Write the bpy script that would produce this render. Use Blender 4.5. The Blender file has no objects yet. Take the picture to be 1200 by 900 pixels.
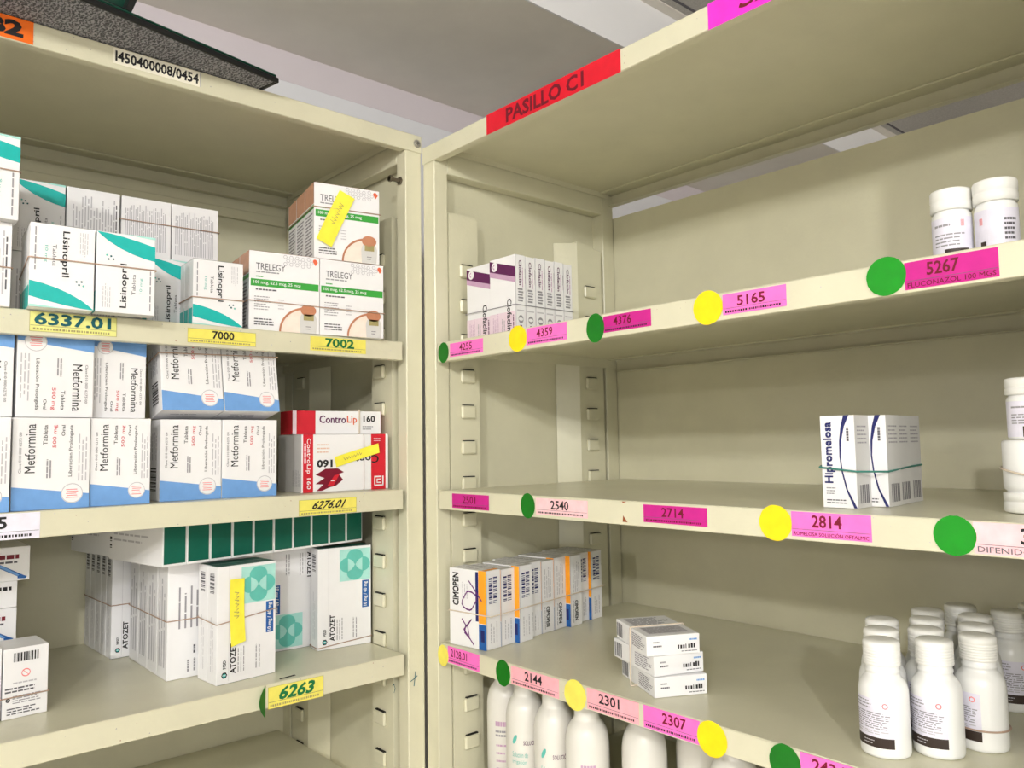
import bpy, bmesh, math, random
from mathutils import Vector, Matrix
random.seed(7)
rnd = random.Random(11)
SC = bpy.context.scene
COL = SC.collection
R = math.radians
PI = math.pi
GZ = 1.47                       # eye height above the floor; heights below are given from eye level

# ------------------------------------------------------------------ camera, world, lights, exposure
cam_d = bpy.data.cameras.new('camera')
cam = bpy.data.objects.new('camera', cam_d); COL.objects.link(cam); SC.camera = cam
yaw, pit, rol = 0.7227, 0.0751, -0.01569
F0 = Vector((math.sin(yaw), math.cos(yaw), 0)); r0 = Vector((math.cos(yaw), -math.sin(yaw), 0)); u0 = Vector((0, 0, 1))
F1 = F0*math.cos(pit) + u0*math.sin(pit); u1 = u0*math.cos(pit) - F0*math.sin(pit)
r2 = r0*math.cos(rol) + u1*math.sin(rol); u2 = u1*math.cos(rol) - r0*math.sin(rol)
M = Matrix((r2, u2, -F1)).transposed().to_4x4()
M.translation = Vector((-0.7568, -1.07934, GZ))
cam.matrix_world = M
cam_d.sensor_width = 36; cam_d.lens = 36*928.745/1200; cam_d.clip_start = 0.02

world = bpy.data.worlds.new('world'); SC.world = world; world.use_nodes = True
world.node_tree.nodes['Background'].inputs[0].default_value = (0.9, 0.95, 1, 1)
world.node_tree.nodes['Background'].inputs[1].default_value = 0.03

def area(name, loc, sx, sy, power, rot=(0, 0, 0), col=(1, 0.97, 0.9)):
    l = bpy.data.lights.new(name, 'AREA'); l.shape = 'RECTANGLE'; l.size = sx; l.size_y = sy
    l.energy = power; l.color = col
    o = bpy.data.objects.new(name, l); COL.objects.link(o); o.location = loc; o.rotation_euler = rot
    return o
def lamp(x, y, z, power, r=0.06, col=(1, 0.975, 0.94)):
    l = bpy.data.lights.new('tube_and_fill_light', 'POINT'); l.energy = power; l.shadow_soft_size = r; l.color = col
    o = bpy.data.objects.new('tube_and_fill_light', l); COL.objects.link(o); o.location = (x, y, GZ+z)
lamp(-2.55, -1.95, 0.84, 62, 0.05); lamp(-1.95, -2.55, 0.84, 62, 0.05)          # the near fluorescent tube
lamp(-1.2, -3.6, 0.50, 26); lamp(-3.6, -1.0, 0.50, 22)  # unseen fill lamps, hung low to brighten the soffit and beam
def area(name, loc, sx, sy, power, rot, col):
    l = bpy.data.lights.new(name, 'AREA'); l.shape = 'RECTANGLE'; l.size = sx; l.size_y = sy; l.energy = power; l.color = col
    o = bpy.data.objects.new(name, l); COL.objects.link(o); o.location = loc; o.rotation_euler = rot
area('soffit_fill_light', (-2.2, -4.47, GZ-0.15), 1.5, 1.1, 15, (R(90), 0, 0), (0.95, 0.98, 1))      # unseen area light added on the far wall to brighten the soffit
SC.view_settings.view_transform = 'Standard'
SC.view_settings.look = 'None'
SC.view_settings.exposure = 0.6
SC.view_settings.gamma = 1
SC.view_settings.use_curve_mapping = False

# ------------------------------------------------------------------ materials
def lin(c):
    c /= 255.0
    return c/12.92 if c <= 0.04045 else ((c+0.055)/1.055)**2.4
MATS = {}
def mat(name, rgb, rough=0.55, var=0.06, scale=60, bump=0.0, bscale=200, metal=0.0, spec=0.4, trans=0.0, coat=0.0):
    if name in MATS: return MATS[name]
    m = bpy.data.materials.new(name); m.use_nodes = True
    nt = m.node_tree; b = nt.nodes['Principled BSDF']
    c = tuple(lin(x) for x in rgb)
    tc = nt.nodes.new('ShaderNodeTexCoord')
    n = nt.nodes.new('ShaderNodeTexNoise'); n.inputs['Scale'].default_value = scale; n.inputs['Detail'].default_value = 4
    nt.links.new(tc.outputs['Object'], n.inputs['Vector'])
    rp = nt.nodes.new('ShaderNodeValToRGB')
    rp.color_ramp.elements[0].position = 0.3; rp.color_ramp.elements[1].position = 0.7
    rp.color_ramp.elements[0].color = tuple(x*(1-var) for x in c)+(1,)
    rp.color_ramp.elements[1].color = tuple(min(1, x*(1+var)) for x in c)+(1,)
    nt.links.new(n.outputs['Fac'], rp.inputs[0]); nt.links.new(rp.outputs[0], b.inputs['Base Color'])
    b.inputs['Roughness'].default_value = rough; b.inputs['Metallic'].default_value = metal
    b.inputs['Specular IOR Level'].default_value = spec
    if trans: b.inputs['Transmission Weight'].default_value = trans
    if coat: b.inputs['Coat Weight'].default_value = coat; b.inputs['Coat Roughness'].default_value = 0.15
    if bump:
        n2 = nt.nodes.new('ShaderNodeTexNoise'); n2.inputs['Scale'].default_value = bscale
        nt.links.new(tc.outputs['Object'], n2.inputs['Vector'])
        bp = nt.nodes.new('ShaderNodeBump'); bp.inputs['Strength'].default_value = bump; bp.inputs['Distance'].default_value = 0.002
        nt.links.new(n2.outputs['Fac'], bp.inputs['Height']); nt.links.new(bp.outputs[0], b.inputs['Normal'])
    MATS[name] = m
    return m
PAINT = mat('cream_shelf_paint', (213, 210, 185), 0.30, 0.035, 14, 0.12, 160, spec=0.5)
DARKSLOT = mat('dark_slot', (22, 20, 16), 0.8)
CARD = mat('white_carton', (236, 236, 238), 0.42, 0.015, 40, 0.03, 120, spec=0.45)
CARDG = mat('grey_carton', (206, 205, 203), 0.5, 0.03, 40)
PLASTIC = mat('white_bottle_plastic', (240, 241, 240), 0.3, 0.01, 30, spec=0.5, coat=0.2)
CAPM = mat('white_cap_plastic', (238, 238, 234), 0.35, 0.015, 30)
INK = mat('black_ink', (28, 27, 30), 0.6)
GREY = mat('grey_fine_print', (150, 148, 154), 0.6)
LGREY = mat('pale_fine_print', (190, 188, 194), 0.6)
DGREY = mat('dark_fine_print', (95, 93, 100), 0.6)
RED = mat('red_ink', (205, 30, 48), 0.5)
PINKRED = mat('coral_ink', (235, 128, 128), 0.5)
MBLUE = mat('light_blue_ink', (112, 160, 218), 0.45)
TEAL = mat('teal_ink', (22, 178, 172), 0.42)
TEALP = mat('pale_teal_ink', (168, 222, 214), 0.45)
TEALM = mat('mid_teal_ink', (98, 190, 178), 0.45)
DGREEN = mat('dark_green_carton', (4, 96, 78), 0.4)
GBAR = mat('green_ink', (58, 160, 62), 0.45)
BROWN = mat('orange_brown_ink', (188, 128, 96), 0.5)
BEIGE = mat('beige_ink', (226, 190, 170), 0.5)
TAN = mat('tan_ink', (196, 148, 120), 0.5)
BEIGEP = mat('pale_beige_ink', (238, 224, 212), 0.5)
OLIVE = mat('olive_ink', (160, 150, 100), 0.5)
ORANGE = mat('orange_ink', (245, 160, 38), 0.45)
LOGOOR = mat('logo_orange', (225, 105, 70), 0.5)
NAVY = mat('navy_ink', (28, 34, 100), 0.45)
DBLUE = mat('blue_ink', (30, 92, 165), 0.45)
PURPLE = mat('plum_ink', (92, 24, 82), 0.45)
MAUVE = mat('mauve_ink', (196, 160, 190), 0.5)
PALEPINK = mat('pale_pink_ink', (232, 212, 224), 0.5)
NOTE = mat('yellow_note_paper', (242, 232, 70), 0.6)
BAND = mat('tan_rubber', (176, 150, 132), 0.6)
BANDG = mat('green_rubber', (60, 130, 118), 0.55)
BANDW = mat('pale_rubber', (214, 200, 182), 0.6)
SLATE = mat('violet_ink', (110, 40, 120), 0.5)
STEEL = mat('dull_steel', (120, 112, 98), 0.4, 0.1, 80, metal=0.8)
STEELB = mat('bright_steel', (190, 188, 180), 0.35, 0.06, 80, metal=0.7)
YLAB = mat('yellow_label_paper', (234, 224, 104), 0.5)
YGLAB = mat('pale_yellow_label_paper', (226, 226, 140), 0.5)
PINK = mat('pink_label_paper', (250, 116, 202), 0.5)
HOTPINK = mat('hot_pink_label_paper', (255, 50, 205), 0.5)
MAG = mat('magenta_label_paper', (196, 28, 138), 0.5)
LPINK = mat('washed_pink_label_paper', (248, 200, 206), 0.5, 0.08, 90)
SALPINK = mat('salmon_pink_label_paper', (246, 176, 188), 0.5, 0.06, 90)
WLAB = mat('white_label_paper', (228, 226, 240), 0.5)
TAPE = mat('cream_tape', (238, 234, 216), 0.45)
ORLAB = mat('orange_label_paper', (240, 112, 26), 0.5)
REDLAB = mat('red_label_paper', (214, 14, 40), 0.45)
GSTICK = mat('green_sticker', (8, 142, 20), 0.4)
DGSTICK = mat('deep_green_sticker', (8, 112, 16), 0.4)
YSTICK = mat('yellow_sticker', (250, 218, 10), 0.45)
PYSTICK = mat('pale_yellow_sticker', (238, 226, 96), 0.5)
MARKG = mat('green_marker', (10, 112, 62), 0.5)
MARKT = mat('dark_teal_marker', (10, 88, 98), 0.5)
MAROON = mat('maroon_ink', (110, 8, 30), 0.5)
DKRED = mat('dark_red_ink', (120, 6, 40), 0.5)
RUST = mat('rust_chip', (150, 80, 40), 0.8)
BLACKLAB = mat('dark_brown_label', (52, 40, 34), 0.5)

# ------------------------------------------------------------------ mesh builder
class MB:
    def __init__(s):
        s.v = []; s.f = []; s.mi = []; s.sm = []; s.mats = []
    def m(s, mt):
        if mt not in s.mats: s.mats.append(mt)
        return s.mats.index(mt)
    def add(s, vs, fs, mt, smooth=False):
        o = len(s.v); s.v += [tuple(v) for v in vs]; k = s.m(mt)
        for f in fs:
            s.f.append(tuple(i+o for i in f)); s.mi.append(k); s.sm.append(smooth)
    def box(s, x0, x1, y0, y1, z0, z1, mt, bev=0.0, seg=1):
        if bev:
            bm = bmesh.new(); bmesh.ops.create_cube(bm, size=1)
            bmesh.ops.scale(bm, vec=(x1-x0, y1-y0, z1-z0), verts=bm.verts)
            bmesh.ops.translate(bm, vec=((x0+x1)/2, (y0+y1)/2, (z0+z1)/2), verts=bm.verts)
            bmesh.ops.bevel(bm, geom=bm.edges[:], offset=bev, segments=seg, affect='EDGES', profile=0.6)
            bm.verts.index_update()
            s.add([v.co for v in bm.verts], [[v.index for v in f.verts] for f in bm.faces], mt); bm.free()
        else:
            vs = [(x, y, z) for x in (x0, x1) for y in (y0, y1) for z in (z0, z1)]
            s.add(vs, [(0, 1, 3, 2), (4, 6, 7, 5), (0, 4, 5, 1), (2, 3, 7, 6), (0, 2, 6, 4), (1, 5, 7, 3)], mt)
    def prism(s, poly, n0, n1, fn, mt):
        """poly in 2D (a,b); fn(a,b,c)->xyz, extruded c from n0 to n1"""
        n = len(poly)
        vs = [fn(a, b, n0) for a, b in poly]+[fn(a, b, n1) for a, b in poly]
        fs = [tuple(range(n))[::-1], tuple(range(n, 2*n))]
        fs += [(i, (i+1) % n, n+(i+1) % n, n+i) for i in range(n)]
        s.add(vs, fs, mt)
    def lathe(s, prof, mt, n=32, cx=0, cy=0, smooth=True):
        vs = []; fs = []
        for r, z in prof:
            for k in range(n):
                a = 2*PI*k/n; vs.append((cx+r*math.cos(a), cy+r*math.sin(a), z))
        for i in range(len(prof)-1):
            for k in range(n):
                fs.append((i*n+k, i*n+(k+1) % n, (i+1)*n+(k+1) % n, (i+1)*n+k))
        s.add(vs, fs, mt, smooth)
        s.add([(cx+prof[0][0]*math.cos(2*PI*k/n), cy+prof[0][0]*math.sin(2*PI*k/n), prof[0][1]) for k in range(n)], [tuple(range(n))[::-1]], mt)
        s.add([(cx+prof[-1][0]*math.cos(2*PI*k/n), cy+prof[-1][0]*math.sin(2*PI*k/n), prof[-1][1]) for k in range(n)], [tuple(range(n))], mt)
    def tube(s, pts, r, mt, closed=False, n=6):
        pts = [Vector(p) for p in pts]; N = len(pts); vs = []; fs = []
        prev = None
        for i, p in enumerate(pts):
            a = pts[(i-1) % N] if closed or i > 0 else p
            b = pts[(i+1) % N] if closed or i < N-1 else p
            t = (b-a).normalized()
            if prev is None:
                up = Vector((0, 0, 1)) if abs(t.z) < 0.9 else Vector((1, 0, 0))
                x = t.cross(up).normalized()
            else:
                x = (prev - t*prev.dot(t)).normalized()
            prev = x; y = t.cross(x)
            for k in range(n):
                q = 2*PI*k/n; vs.append(p+x*r*math.cos(q)+y*r*math.sin(q))
        L = N if closed else N-1
        for i in range(L):
            j = (i+1) % N
            for k in range(n):
                fs.append((i*n+k, i*n+(k+1) % n, j*n+(k+1) % n, j*n+k))
        s.add(vs, fs, mt, True)
    def mesh(s, name):
        me = bpy.data.meshes.new(name); me.from_pydata(s.v, [], s.f)
        for mt in s.mats: me.materials.append(mt)
        me.polygons.foreach_set('material_index', s.mi); me.polygons.foreach_set('use_smooth', s.sm)
        me.update(); return me
    def build(s, name, parent=None, loc=(0, 0, 0), rot=(0, 0, 0)):
        return link(name, s.mesh(name), parent, loc, rot)

def link(name, me, parent=None, loc=(0, 0, 0), rot=(0, 0, 0)):
    o = bpy.data.objects.new(name, me); COL.objects.link(o)
    o.location = loc; o.rotation_euler = rot
    if parent: o.parent = parent
    return o
def tag(o, label=None, cat=None, group=None, kind=None):
    if label: o['label'] = label
    if cat: o['category'] = cat
    if group: o['group'] = group
    if kind: o['kind'] = kind
    return o
def empty(name, loc=(0, 0, 0), rot=(0, 0, 0)):
    o = bpy.data.objects.new(name, None); COL.objects.link(o); o.location = loc; o.rotation_euler = rot
    o.empty_display_size = 0.05
    return o

# ------------------------------------------------------------------ printing on surfaces
TXT = {}
def text_geo(s, bold):
    k = (s, bold)
    if k in TXT: return TXT[k]
    cu = bpy.data.curves.new('t', 'FONT'); cu.body = s; cu.size = 1; cu.resolution_u = 2
    cu.fill_mode = 'FRONT'; cu.dimensions = '2D'; cu.offset = bold
    ob = bpy.data.objects.new('t', cu); COL.objects.link(ob)
    dg = bpy.context.evaluated_depsgraph_get(); dg.update()
    me = bpy.data.meshes.new_from_object(ob.evaluated_get(dg))
    vs = [(v.co.x, v.co.y) for v in me.vertices]; fs = [tuple(p.vertices) for p in me.polygons]
    bpy.data.objects.remove(ob); bpy.data.curves.remove(cu); bpy.data.meshes.remove(me)
    xs = [v[0] for v in vs]; ys = [v[1] for v in vs]
    TXT[k] = (vs, fs, min(xs), max(xs), min(ys), max(ys))
    return TXT[k]
EPS = 0.00025
def plane_map(o, ux, vx, nx):
    o, ux, vx, nx = Vector(o), Vector(ux), Vector(vx), Vector(nx)
    return lambda u, v, l=0: o+ux*u+vx*v+nx*(EPS+0.00012*l)
def poly(m, fm, pts, mt, l=0):
    m.add([fm(u, v, l) for u, v in pts], [tuple(range(len(pts)))], mt)
def rect(m, fm, u0, v0, u1, v1, mt, l=0, nseg=1):
    vs = []; fs = []
    for i in range(nseg+1):
        u = u0+(u1-u0)*i/nseg; vs += [fm(u, v0, l), fm(u, v1, l)]
    for i in range(nseg): fs.append((2*i, 2*i+2, 2*i+3, 2*i+1))
    m.add(vs, fs, mt)
def disc(m, fm, u, v, ru, rv, mt, l=0, n=24, a0=0, a1=360):
    full = abs(a1-a0) >= 360
    ang = [R(a0+(a1-a0)*i/(n if full else n-1)) for i in range(n)]
    poly(m, fm, [(u+ru*math.cos(a), v+rv*math.sin(a)) for a in ang], mt, l)
def arc(m, fm, u, v, ru, rv, w, mt, l=0, a0=0, a1=360, n=24):
    for i in range(n):
        a, b = R(a0+(a1-a0)*i/n), R(a0+(a1-a0)*(i+1)/n)
        poly(m, fm, [(u+(ru-w)*math.cos(a), v+(rv-w)*math.sin(a)), (u+ru*math.cos(a), v+rv*math.sin(a)),
                     (u+ru*math.cos(b), v+rv*math.sin(b)), (u+(ru-w)*math.cos(b), v+(rv-w)*math.sin(b))], mt, l)
def text(m, fm, s, u0, v0, u1, v1, mt, rot=0, bold=0.0, l=2, shear=0.0):
    """fill the box u0..u1, v0..v1 with the words (rot 0, 90 reads upward, -90 downward, 180)"""
    if bold > 0 and any(c in s for c in 'MNmn'):      # heavy lettering built up from shifted strokes
        q = bold*0.6*min(abs(u1-u0), abs(v1-v0))
        long_ = abs(u1-u0) if rot in (0, 180) else abs(v1-v0)
        ql = min(q, 0.045*long_/len(s)); qu, qv = (ql, q) if rot in (0, 180) else (q, ql)
        for i, (du, dv) in enumerate(((qu, qv), (-qu, qv), (-qu, -qv), (qu, -qv))):
            text(m, fm, s, u0+du, v0+dv, u1+du, v1+dv, mt, rot, 0.0, l+0.25*i, shear)
        return
    vs, fs, xa, xb, ya, yb = text_geo(s, bold)
    out = []
    for x, y in vs:
        a, b = (x-xa)/(xb-xa), (y-ya)/(yb-ya)
        a += shear*(b-0.5)
        if rot == 0: p = (a, b)
        elif rot == 90: p = (1-b, a)
        elif rot == -90: p = (b, 1-a)
        else: p = (1-a, 1-b)
        out.append(fm(u0+(u1-u0)*p[0], v0+(v1-v0)*p[1], l))
    m.add(out, fs, mt)
def lines(m, fm, u0, v0, u1, v1, n, mt, vert=False, fill=0.5, seed=1, l=1, minw=0.08, maxw=0.25, ragged=0.3, nseg=1, gap=0.03):
    """fine print too small to read: rows of word-long dashes"""
    g = random.Random(seed)
    for i in range(n):
        t0 = (i+0.5-fill/2)/n; t1 = (i+0.5+fill/2)/n
        p = 0.0; end = 1-g.random()*ragged
        while p < end:
            w = min(g.uniform(minw, maxw), end-p)
            if w > 0.006:
                if vert: rect(m, fm, u0+(u1-u0)*t0, v0+(v1-v0)*p, u0+(u1-u0)*t1, v0+(v1-v0)*(p+w), mt, l)
                else: rect(m, fm, u0+(u1-u0)*p, v1-(v1-v0)*t1, u0+(u1-u0)*(p+w), v1-(v1-v0)*t0, mt, l, nseg)
            p += w+gap
def barcode(m, fm, u0, v0, u1, v1, mt, horiz=True, n=14, seed=3, l=1):
    g = random.Random(seed); p = 0; ws = [g.choice((1, 1, 2, 3)) for _ in range(2*n)]; T = sum(ws)
    for i, w in enumerate(ws):
        if i % 2 == 0:
            if horiz: rect(m, fm, u0+(u1-u0)*p/T, v0, u0+(u1-u0)*(p+w)/T, v1, mt, l)
            else: rect(m, fm, u0, v0+(v1-v0)*p/T, u1, v0+(v1-v0)*(p+w)/T, mt, l)
        p += w
def scribble(m, fm, pts, w, mt, l=3):
    for (a, b), (c, d) in zip(pts, pts[1:]):
        dx, dy = c-a, d-b; L = math.hypot(dx, dy) or 1e-6; px, py = -dy/L*w/2, dx/L*w/2; ex, ey = dx/L*w/2, dy/L*w/2
        poly(m, fm, [(a+px-ex, b+py-ey), (a-px-ex, b-py-ey), (c-px+ex, d-py+ey), (c+px+ex, d+py+ey)], mt, l)

# ------------------------------------------------------------------ the room
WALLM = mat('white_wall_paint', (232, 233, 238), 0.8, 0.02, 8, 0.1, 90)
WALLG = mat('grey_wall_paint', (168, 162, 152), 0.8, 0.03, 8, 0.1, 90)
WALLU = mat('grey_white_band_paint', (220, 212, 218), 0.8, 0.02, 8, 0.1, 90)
CEILM = mat('grey_ceiling_paint', (240, 236, 228), 0.85, 0.03, 10, 0.15, 70)
BEAMM = mat('white_beam_paint', (246, 246, 248), 0.7, 0.01, 10)
TILEM = mat('speckled_ceiling_tile', (196, 194, 190), 0.9, 0.12, 260, 0.3, 300)
FLOORM = mat('beige_floor_tile', (226, 220, 206), 0.35, 0.05, 5)
def struct(name, boxes, mt):
    m = MB()
    for b in boxes: m.box(*b, mt)
    return tag(m.build(name, loc=(0, 0, GZ)), kind='structure')
SOFF = 0.866; TOPC = 0.998
struct('floor', [(-4.3, 4.1, -4.6, 0.6, -GZ-0.05, -GZ)], FLOORM)
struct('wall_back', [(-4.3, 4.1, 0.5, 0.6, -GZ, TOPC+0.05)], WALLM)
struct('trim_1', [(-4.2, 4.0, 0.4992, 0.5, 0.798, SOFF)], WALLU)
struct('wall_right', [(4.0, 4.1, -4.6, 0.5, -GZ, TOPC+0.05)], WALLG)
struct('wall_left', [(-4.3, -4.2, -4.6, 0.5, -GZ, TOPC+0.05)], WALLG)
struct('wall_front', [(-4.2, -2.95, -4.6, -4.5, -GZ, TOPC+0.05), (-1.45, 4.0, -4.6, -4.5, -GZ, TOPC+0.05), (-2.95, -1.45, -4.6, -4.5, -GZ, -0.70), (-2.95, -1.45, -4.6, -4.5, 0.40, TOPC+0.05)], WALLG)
struct('added_window_1', [(-2.95, -2.91, -4.56, -4.52, -0.70, 0.40), (-1.49, -1.45, -4.56, -4.52, -0.70, 0.40), (-2.22, -2.18, -4.56, -4.52, -0.70, 0.40), (-2.95, -1.45, -4.56, -4.52, -0.70, -0.66), (-2.95, -1.45, -4.56, -4.52, 0.36, 0.40)], BEAMM)  # unseen window frame, added to go with the fill light
struct('ceiling', [(-4.3, 4.1, -4.6, 0.5, TOPC, TOPC+0.05)], TILEM)
m = MB(); m.box(-4.2, 4.0, 0.016, 0.5, SOFF, SOFF+0.004, CEILM); m.box(-4.2, 4.0, 0.012, 0.016, SOFF, TOPC, BEAMM); m.box(-4.2, 4.0, 0.016, 0.5, SOFF+0.004, TOPC, BEAMM)
tag(m.build('trim_2', loc=(0, 0, GZ)), 'dropped ceiling beam, grey underneath with a white face', kind='structure')
m = MB(); m.box(-4.2, 4.0, -0.014, 0.0115, TOPC-0.003, TOPC, CEILM); m.box(-4.2, 4.0, -0.04, -0.034, TOPC-0.002, TOPC, DGREY)
tag(m.build('trim_3', loc=(0, 0, GZ)), kind='structure')

# ------------------------------------------------------------------ shelving units
class Unit:
    """s = distance from the corner along the front, t = depth, z = height from eye level"""
    def __init__(U, side, label, W, ztop, shelves, tabs, tz):
        U.side = side; U.W = W; U.shelf = {}
        U.root = tag(empty('shelving_unit', (0, 0, 0)), label, 'shelving unit', 'cream metal shelving units')
        f = (lambda s, t, z: (-s, t, z+GZ)) if side == 'L' else (lambda s, t, z: (t, -s, z+GZ))
        U.f = f
        def bx(m, s0, s1, t0, t1, z0, z1, mt=PAINT, bev=0.0012):
            a = f(s0, t0, z0); b = f(s1, t1, z1)
            m.box(*sorted((a[0], b[0])), *sorted((a[1], b[1])), z0+GZ, z1+GZ, mt, bev)
        U.bx = bx
        zb = -GZ+0.002
        zp = ztop-0.0005
        for s0, s1 in ((0.0016, 0.033), (W-0.033, W-0.0016)):
            for t0, t1 in ((0.0008, 0.028), (0.414, 0.446)):
                m = MB(); bx(m, s0, s1, t0, t1, zb, zp-0.003)
                if s0 < 0.01 and t0 < 0.01:
                    if side == 'L':      # blue-green pen mark on the corner post
                        fm = plane_map(f(0.033, 0.0006, 0), (1, 0, 0), (0, 0, 1), (0, -1, 0))
                        scribble(m, fm, [(0.010, -0.382), (0.013, -0.361)], 0.0016, MARKT)
                        scribble(m, fm, [(0.004, -0.374), (0.011, -0.371), (0.016, -0.368)], 0.0014, MARKT)
                m.build('post', U.root)
            # inset side panel, rails and support strips
            inn = s0 < 0.1
            sg = 1 if inn else -1; base = 0 if inn else W
            m = MB(); a, b = sorted((base+sg*0.004, base+sg*0.006)); bx(m, a, b, 0.028, 0.414, zb, ztop-0.02, bev=0); m.build('side_panel', U.root)
            m = MB(); a, b = sorted((base+sg*0.008, base+sg*0.033)); bx(m, a, b, 0.028, 0.414, ztop-0.046, ztop-0.003); m.build('side_rail', U.root)
            for t0, t1, front in ((tabs[0]-0.019, tabs[1]+0.012, True), (0.318, 0.405, False)):
                m = MB()
                zt = tz[2]
                a, b = base+sg*0.0075, base+sg*0.034
                ch = 0.012
                pl = [(t0, zb), (t1, zb), (t1, zt-ch), (t1-ch*0.35, zt-ch*0.3), (t1-ch, zt), (t0, zt)] if front else [(t0+0.02, zb), (t1, zb), (t1, zt-0.012), (t0+0.02, zt)]
                m.prism(pl, a, b, lambda p, q, c: f(c, p, q), PAINT)
                if not front: m.prism([(0.3, base+sg*0.0075), (t0+0.02, base+sg*0.034), (t0+0.02, base+sg*0.0075)], zb, zt-0.004, lambda p, q, c: f(q, p, c), PAINT)
                ta, tb = tabs if front else (0.352, 0.384)
                z = tz[0]
                while z > -1.2:
                    if z < zt-0.05:
                        a, b = sorted((base+sg*0.034, base+sg*0.0405))
                        bx(m, a, b, ta, tb, z-0.022, z, bev=0.0025)
                        a, b = sorted((base+sg*0.0342, base+sg*0.0385))
                        bx(m, a, b, ta+0.004, tb-0.003, z-0.0005, z+0.0012, DARKSLOT, bev=0)
                    z -= tz[1]
                if side == 'L' and inn and front:
                    fm = plane_map(f(0.034, 0, 0), (0, -1, 0), (0, 0, 1), (-1, 0, 0))
                    scribble(m, fm, [(-0.044, -0.389), (-0.040, -0.386), (-0.037, -0.392), (-0.040, -0.399)], 0.0014, MARKT)
                m.build('shelf_support_strip', U.root)
        m = MB(); bx(m, 0.002, W-0.002, 0.4475, 0.4495, zb, tz[3], bev=0)
        m.build('back_panel', U.root)
        if side == 'L':
            m = MB(); bx(m, 0.04, W-0.04, 0.436, 0.447, 0.454, 0.473); m.build('back_rail', U.root)
        # top shelf with a folded lip over the posts
        for nm, (z0, z1) in shelves.items():
            m = MB(); top = nm == 'top'
            e = 0.002 if top else 0.0425
            bx(m, e, W-e, -0.0012, 0.446, z1-0.0022, z1, bev=0.0008)
            bx(m, e, W-e, -0.0012, 0.0006 if top else 0.0012, z0, z1-0.0004, bev=0.0006)
            bx(m, e, W-e, 0.444, 0.446, max(z0, z1-0.026), z1-0.0004, bev=0.0006)
            i = 0.035 if top else e
            bx(m, i, W-i, 0.001, 0.014, z0, z0+0.0015, bev=0.0005)
            bx(m, i, W-i, 0.431, 0.445, max(z0, z1-0.026), max(z0, z1-0.026)+0.0015, bev=0.0005)
            for a in (i, W-i-0.0015):
                bx(m, a, a+0.0015, 0.014, 0.431, z1-(0.012 if top else 0.02), z1-0.0004, bev=0)
            for a in (0.405,):
                bx(m, i, W-i, a, a+0.012, z1-0.005, z1-0.002, bev=0.001)
            g = random.Random(len(nm)*7+int(abs(z1)*1000))
            if side == 'L': fm = plane_map(f(W, -0.0012, 0), (1, 0, 0), (0, 0, 1), (0, -1, 0))
            else: fm = plane_map(f(0, -0.0012, 0), (0, -1, 0), (0, 0, 1), (-1, 0, 0))
            for _ in range(26):
                u = g.uniform(0.05, W-0.06); v = g.uniform(z0+0.002, z1-0.002); q = g.uniform(0.0003, 0.0009)
                poly(m, fm, [(u-q, v-q*g.random()), (u+q, v-q), (u+q*g.random(), v+q)], g.choice((GREY, LGREY, RUST)), 0)
            if side == 'R' and nm == 'third':
                poly(m, fm, [(0.4255, -0.0985), (0.4335, -0.0985), (0.4265, -0.0905)], RUST, 0)
                poly(m, fm, [(0.4255, -0.0735), (0.4325, -0.0735), (0.4262, -0.0755)], RUST, 0)
            U.shelf[nm] = m.build('shelf', U.root)
    def fmap(U, s_left, z):
        """surface map on the front plane; u runs to the viewer's right"""
        if U.side == 'L': return plane_map((-s_left, -0.0014, z+GZ), (1, 0, 0), (0, 0, 1), (0, -1, 0))
        return plane_map((-0.0014, -s_left, z+GZ), (0, -1, 0), (0, 0, 1), (-1, 0, 0))
    def paper(U, shelf, s_left, w, z0, z1, mt, draw, label, name='shelf_label', tilt=0.0):
        m = MB(); h = z1-z0
        b = U.fmap(s_left, z0); c, s_ = math.cos(tilt), math.sin(tilt)
        fm = lambda u, v, l=0: b(u*c-v*s_, u*s_+v*c, l)
        vs = [fm(u, v, l) for l in (-1, 0.3) for u, v in ((0, 0), (w, 0), (w, h), (0, h))]
        m.add(vs, [(3, 2, 1, 0), (4, 5, 6, 7), (0, 1, 5, 4), (1, 2, 6, 5), (2, 3, 7, 6), (3, 0, 4, 7)], mt)
        draw(m, lambda u, v, l=0: fm(u, v, l+1), w, h)
        return tag(m.build(name, U.shelf[shelf]), label)
    def sticker(U, shelf, s, z, r, mt, label, rz=None):
        m = MB(); b = U.fmap(s, z)
        n = 36; g = random.Random(int(s*1e4)); rz = rz or r
        ring = [(r*math.cos(2*PI*k/n)*(1+g.uniform(-.015, .015)), rz*math.sin(2*PI*k/n)*(1+g.uniform(-.015, .015))) for k in range(n)]
        vs = [b(u, v, 1.5) for u, v in ring]+[b(u, v, 4.5) for u, v in ring]
        fs = [tuple(range(n))[::-1], tuple(range(n, 2*n))]+[(i, (i+1) % n, n+(i+1) % n, n+i) for i in range(n)]
        m.add(vs, fs, mt)
        return tag(m.build('round_sticker', U.shelf[shelf]), label)

LT = dict(top=(0.4915, 0.521), second=(0.138, 0.168), third=(-0.1016, -0.0704), fourth=(-0.3615, -0.329), fifth=(-0.588, -0.558))
RT = dict(top=(0.4715, 0.5005), second=(0.1335, 0.1643), third=(-0.1022, -0.0724), fourth=(-0.3400, -0.3112), fifth=(-0.578, -0.548))
UL = Unit('L', 'cream metal shelving unit on the left, crowded with white, blue and green medicine boxes', 0.90, 0.521, LT, (0.062, 0.095), (0.453, 0.0635, 0.387, 0.505))
UR = Unit('R', 'cream metal shelving unit on the right with pink labels, mostly bare shelves', 0.97, 0.5005, RT, (0.049, 0.079), (0.302, 0.0593, 0.388, 0.4525))

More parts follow.
